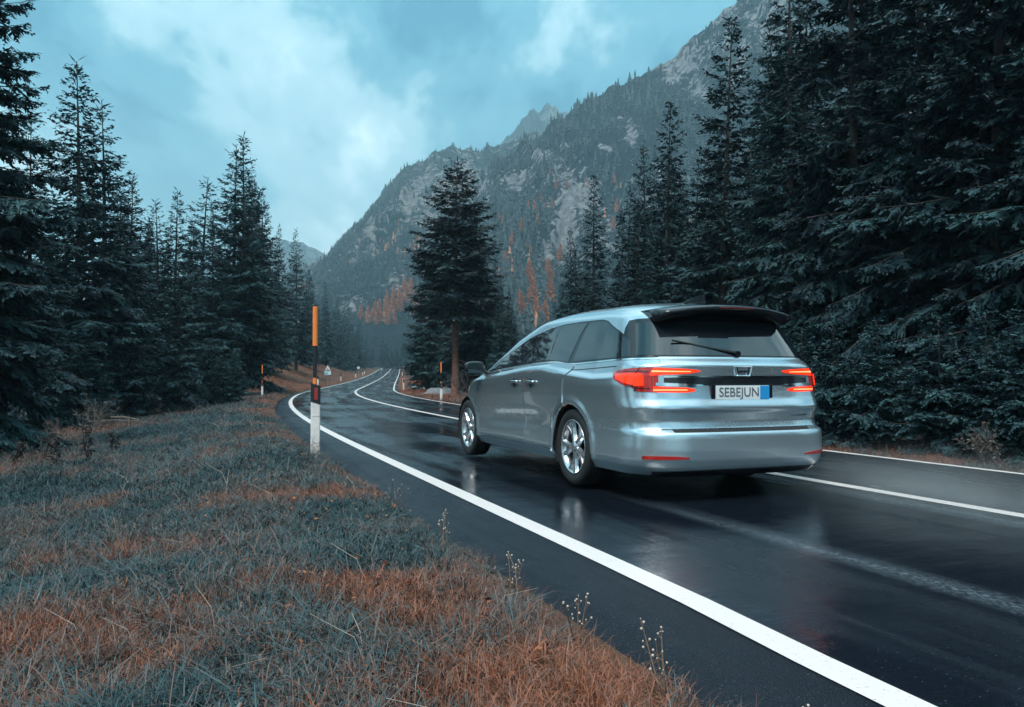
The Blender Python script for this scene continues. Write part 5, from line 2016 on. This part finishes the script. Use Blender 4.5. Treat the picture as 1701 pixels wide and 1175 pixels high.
e2r = ng.nodes.new('FunctionNodeEulerToRotation')
ng.links.new(named('tuft_rot', 'FLOAT_VECTOR'), e2r.inputs[0])
ng.links.new(gi.outputs[0], ip.inputs['Points'])
ng.links.new(ci.outputs[0], ip.inputs['Instance'])
ng.links.new(named('tuft_kind', 'INT'), ip.inputs['Instance Index'])
ng.links.new(e2r.outputs[0], ip.inputs['Rotation'])
ng.links.new(named('tuft_scale', 'FLOAT_VECTOR'), ip.inputs['Scale'])
ng.links.new(ip.outputs[0], go.inputs[0])
md = grass.modifiers.new('scatter', 'NODES')
md.node_group = ng
print('tufts', n_g)

# ------------------------------------------------------------------ weeds, stump, branches, bare shrub
M_STALK = simple('dry_stalk', (0.16, 0.10, 0.07), .9, var=.3)
M_SEED = simple('seed_fluff', (0.50, 0.40, 0.33), .9, var=.2)
M_DSTALK = simple('dark_stalk', (0.030, 0.024, 0.024), .9, var=.3)


def weed(x, y, z, H, dark, seed, label, group):
    r = np.random.default_rng(seed)
    root = empty('dry_weed', (x, y, z), r.uniform(0, 6))
    V, Fc, tips = [], [], []

    def tube(p, rd, n=4):
        v, f_ = tube_pts(p, rd, n)
        o_ = len(V)
        V.extend([tuple(q_) for q_ in v])
        Fc.extend([tuple(i + o_ for i in ff) for ff in f_])
    lean = r.normal(0, .12, 2)
    for st in range(3 if not dark else 2):
        a0 = r.normal(0, .25, 2) + lean
        hh = H * r.uniform(.65, 1)
        main = [Vector((a0[0] * t * hh, a0[1] * t * hh, hh * t - .03)) for t in (0, .35, .7, 1)]
        tube(main, [.0040 * (2.2 if dark else 1), .0032 * (2 if dark else 1), .0024, .0012])
        tips.append(main[-1])
        for b_ in range(6 if not dark else 12):
            t = r.uniform(.3 if not dark else .1, .95)
            p = Vector((a0[0] * t * hh, a0[1] * t * hh, hh * t - .03))
            a = r.uniform(0, 6.28)
            L = hh * r.uniform(.12, .35) * (1.15 - t if not dark else .55)
            e_ = p + Vector((math.cos(a) * L * .75, math.sin(a) * L * .75, L * .8))
            tube([p, (p + e_) / 2 + Vector((math.cos(a), math.sin(a), -.2)) * L * .08, e_], [.0022, .0016, .0009], 3)
            tips.append(e_)
    mesh_obj('stem', V, Fc, M_DSTALK if dark else M_STALK, root)
    if dark:
        B2 = Blades()
        T_ = np.array([tuple(t) for t in tips])
        k = np.repeat(np.arange(len(T_)), 9)
        B2.add(T_[k] + r.normal(0, .02, (len(k), 3)), r.normal(0, 1, (len(k), 3)) + np.array([0, 0, -.5]), r.uniform(.03, .09, len(k)), r.uniform(.006, .014, len(k)), r.normal(0, 1, (len(k), 3)), r.random(len(k)))
        B2.build('dead_leaves', M_DSTALK, root)['kind'] = 'stuff'
    else:
        bm = bmesh.new()
        for t in tips:
            rr = r.uniform(.0025, .0055)
            bmesh.ops.create_icosphere(bm, subdivisions=1, radius=rr, matrix=Matrix.Translation(t))
        bm_obj('seed_heads', bm, M_SEED, root)['kind'] = 'stuff'
    return tag(root, label, 'weed', group)


for i, (px, dp, H, lab) in enumerate(((148, 12.2, .78, 'tallest dark dead weed on the left of the meadow'), (75, 12.8, .62, 'dark dead weed left of the tallest dead weed'), (96, 11.6, .45, 'short dark dead weed in front of the two tall dead weeds'),
                                      (28, 12.4, .40, 'low dark dead weed nearest the left frame edge'), (196, 13.8, .35, 'low dark dead weed right of the tallest dead weed'))):
    x, y, z, _, _ = at(px, dp)
    weed(x, y, z, H, True, 500 + i, lab, 'dark dead weeds in the meadow')
WL_ = [(2.05, .16, .30, 'seed head weed leaning over the asphalt closest to the bottom of the frame'), (2.35, .12, .34, 'branching seed head weed with pale dots against the dark asphalt'), (2.75, .10, .24, 'small seed head weed just up the edge from the branching one'), (3.3, .10, .30, 'tall thin seed head weed halfway along the near asphalt edge'),
       (3.9, .14, .26, 'bushy seed head weed among rust grass at the asphalt edge'), (4.7, .12, .30, 'upright seed head weed at the asphalt edge below the car wheel'), (5.8, .16, .28, 'seed head weed at the asphalt edge between post and near weeds'), (7.4, .15, .30, 'farthest seed head weed at the asphalt edge before the near snow pole')]
for i, (s, e, H, lab) in enumerate(WL_):
    d = -(EL + e)
    x, y = RW(s - .9, d)
    weed(float(x), float(y), float(GZ(s - .9, d)), H, False, 540 + i, lab, 'seed head weeds along the asphalt edge')

# dry stalks sprinkled through the meadow: nobody would count them
r_ = np.random.default_rng(15)
V, Fc = [], []
for k in range(170):
    y = 1.8 + 16 * r_.random() ** 1.6
    x = r_.uniform(-.68, .30) * y
    s, d = to_road(x, y)
    if -d[0] - EL < .05:
        continue
    z = float(GZ(s, d)[0])
    H = r_.uniform(.10, .32)
    a = r_.uniform(0, 6.28)
    L = r_.uniform(.1, 1.3) * H
    w = .0008 * (1 + y / 9)
    p = [Vector((x + math.cos(a) * L * t * t, y + math.sin(a) * L * t * t, z + H * (t - .3 * t * t))) for t in (0, .5, 1)]
    v, f_ = tube_pts(p, [w, w * .8, w * .5], 3)
    o_ = len(V)
    V += [tuple(q_) for q_ in v]
    Fc += [tuple(i + o_ for i in ff) for ff in f_]
tag(mesh_obj('dry_stalks', V, Fc, M_SEED), kind='stuff')

M_LEAF = needle_mat('dead_leaf', (0.10, 0.035, 0.020), (0.24, 0.075, 0.030), (0.42, 0.15, 0.06))
# fallen leaves caught in the grass
r_ = np.random.default_rng(31)
B = Blades()
LV = []
for k in range(420):
    s = r_.uniform(0.5, 16)
    e = abs(r_.normal(0, 1.4)) + .02
    x, y = RW(s - .9, -(EL + e))
    LV.append((float(x), float(y), float(GZ(s - .9, -(EL + e))) + r_.uniform(.02, .09)))
LV = np.array(LV)
n = len(LV)
B.add(LV, r_.normal(0, 1, (n, 3)) * np.array([1, 1, .35]), r_.uniform(.018, .045, n), r_.uniform(.006, .013, n), np.array([0, 0, 1.0]) + r_.normal(0, .5, (n, 3)), r_.random(n))
tag(B.build('fallen_leaves', M_LEAF, None), kind='stuff')

# stump, brushwood and a bare shrub at the shaded forest edge
x, y, z, _, _ = at(90, 22)
bm = bmesh.new()
rows = []
for zz_, rr in ((-.2, .34), (0, .27), (.15, .22), (.42, .20), (.46, .17)):
    rows.append([bm.verts.new((math.cos(k * .449) * rr * (1 + .16 * math.sin(k * 3.1)), math.sin(k * .449) * rr * (1 + .16 * math.cos(k * 2.3)), zz_ + (.05 * math.sin(k * 1.9) if zz_ > .4 else 0))) for k in range(14)])
for a_, b_ in zip(rows[:-1], rows[1:]):
    for k in range(14):
        bm.faces.new((a_[k], a_[(k + 1) % 14], b_[(k + 1) % 14], b_[k]))
bm.faces.new(rows[-1])
st = bm_obj('tree_stump', bm, M_BARK)
st.location = (x, y, z)
tag(st, 'dark tree stump at the shaded left forest edge', 'stump')
for i, (px, dp, L, rz, lab) in enumerate(((205, 23.5, 2.6, .3, 'long fallen branch lying under the left spruces'), (228, 24.5, 2.0, -.25, 'fallen branch crossing behind the long one under the left spruces'), (175, 22.5, 1.6, .7, 'short fallen branch left of the long one'))):
    x, y, z, _, _ = at(px, dp)
    r = np.random.default_rng(700 + i)
    V, Fc = [], []
    pts_ = [(L * (t - .5), .12 * math.sin(3 * t + i), .10 + .10 * math.sin(4 * t + i)) for t in np.linspace(0, 1, 6)]
    v, f_ = tube_pts(pts_, [.04, .036, .03, .022, .015, .006], 5)
    V += [tuple(q_) for q_ in v]
    Fc += f_
    for k in range(16):
        t = r.uniform(.15, 1)
        p = Vector((L * (t - .5), 0, .12))
        e_ = p + Vector((r.uniform(.05, .5), r.normal(0, .3), r.uniform(-.05, .35))) * r.uniform(.4, 1)
        v, f_ = tube_pts([p, (p + e_) / 2 + Vector((0, 0, .04)), e_], [.012, .008, .003], 3)
        o_ = len(V)
        V += [tuple(q_) for q_ in v]
        Fc += [tuple(i2 + o_ for i2 in ff) for ff in f_]
    o = mesh_obj('fallen_branch', V, Fc, M_TWIG)
    o.location = (x, y, z)
    o.rotation_euler = (0, 0, rz)
    tag(o, lab, 'branch', 'fallen branches under the left spruces')


def bare_shrub(x, y, z, H, seed, label):
    r = np.random.default_rng(seed)
    root = empty('bare_shrub', (x, y, z))
    V, Fc, tips = [], [], []

    def grow(p, dv, L, rad, lv):
        e_ = p + dv * L
        m_ = (p + e_) / 2 + Vector(tuple(r.normal(0, .06, 3))) * L
        v, f_ = tube_pts([p, m_, e_], [rad, rad * .8, rad * .6], 3)
        o_ = len(V)
        V.extend([tuple(q_) for q_ in v])
        Fc.extend([tuple(i + o_ for i in ff) for ff in f_])
        tips.append(e_)
        if lv:
            for _ in range(3):
                t = r.uniform(.4, 1)
                d2 = (dv + Vector(tuple(r.normal(0, .5, 3)))).normalized()
                grow(p + (e_ - p) * t, d2, L * r.uniform(.5, .75), rad * .6, lv - 1)
    for k in range(9):
        a = r.uniform(0, 6.28)
        grow(Vector((r.normal(0, .1), r.normal(0, .1), -.05)), Vector((math.cos(a) * .45, math.sin(a) * .45, 1)).normalized(), H * r.uniform(.3, .5), .012, 3)
    mesh_obj('branches', V, Fc, M_TWIG, root)
    B2 = Blades()
    T_ = np.array([tuple(t) for t in tips])
    k = r.integers(0, len(T_), len(T_) // 2)
    B2.add(T_[k], r.normal(0, 1, (len(k), 3)), r.uniform(.02, .05, len(k)), r.uniform(.01, .018, len(k)), r.normal(0, 1, (len(k), 3)), r.random(len(k)))
    B2.build('leaves', M_TWIG, root)['kind'] = 'stuff'
    return tag(root, label, 'shrub')


x, y, z, _, _ = at(152, 22)
bare_shrub(x, y, z, 1.3, 801, 'pale bare shrub in the dark gap of the left forest edge')
x, y, z, _, _ = at(772, 38)
bare_shrub(x, y, z, 2.0, 802, 'grey bare shrub beside the car mirror under the red trunk spruce')
x, y, z, _, _ = at(1640, 10.2)
bare_shrub(x, y, z, .7, 803, 'thin bare shrub with pale leaves at the right road edge')

# ------------------------------------------------------------------ spray thrown up behind the right rear wheel
M_SPRAY = bpy.data.materials.new('spray')
M_SPRAY.use_nodes = True
sn, sl = M_SPRAY.node_tree.nodes, M_SPRAY.node_tree.links
sn.remove(sn['Principled BSDF'])
sv_ = N(sn, 'ShaderNodeVolumePrincipled')
sv_.inputs['Color'].default_value = (0.88, 0.95, 0.98, 1)
tcs = N(sn, 'ShaderNodeTexCoord')
nzs = N(sn, 'ShaderNodeTexNoise', ins={'Scale': 2.2, 'Detail': 4.0, 'Roughness': 0.6})
sl.new(tcs.outputs['Object'], nzs.inputs['Vector'])
gr_ = N(sn, 'ShaderNodeTexGradient', gradient_type='SPHERICAL')
mps = N(sn, 'ShaderNodeMapping', ins={'Scale': (0.36, 0.80, 1.9)})
sl.new(tcs.outputs['Object'], mps.inputs[0])
sl.new(mps.outputs[0], gr_.inputs[0])
dn_ = math_node(sn, sl, 'MULTIPLY', math_node(sn, sl, 'POWER', gr_.outputs[1], 2.6), ramp(sn, sl, nzs.outputs[0], [(0.35, 0.25), (0.7, 1.0)]))
sl.new(math_node(sn, sl, 'MULTIPLY', dn_, 1.3), sv_.inputs['Density'])
sl.new(sv_.outputs[0], sn['Material Output'].inputs['Volume'])
bm = bmesh.new()
bmesh.ops.create_icosphere(bm, subdivisions=3, radius=1.0)
for v in bm.verts:
    v.co = Vector((v.co.x * 2.8, v.co.y * 1.25, max(v.co.z * .53, 0.0)))
spray = bm_obj('spray_mist', bm, M_SPRAY)
spray.location = cpos - FW * 0.9 - LF * 1.15 + Vector((0, 0, .075))
spray.rotation_euler = (0, 0, CA + R(90))
tag(spray, kind='stuff')
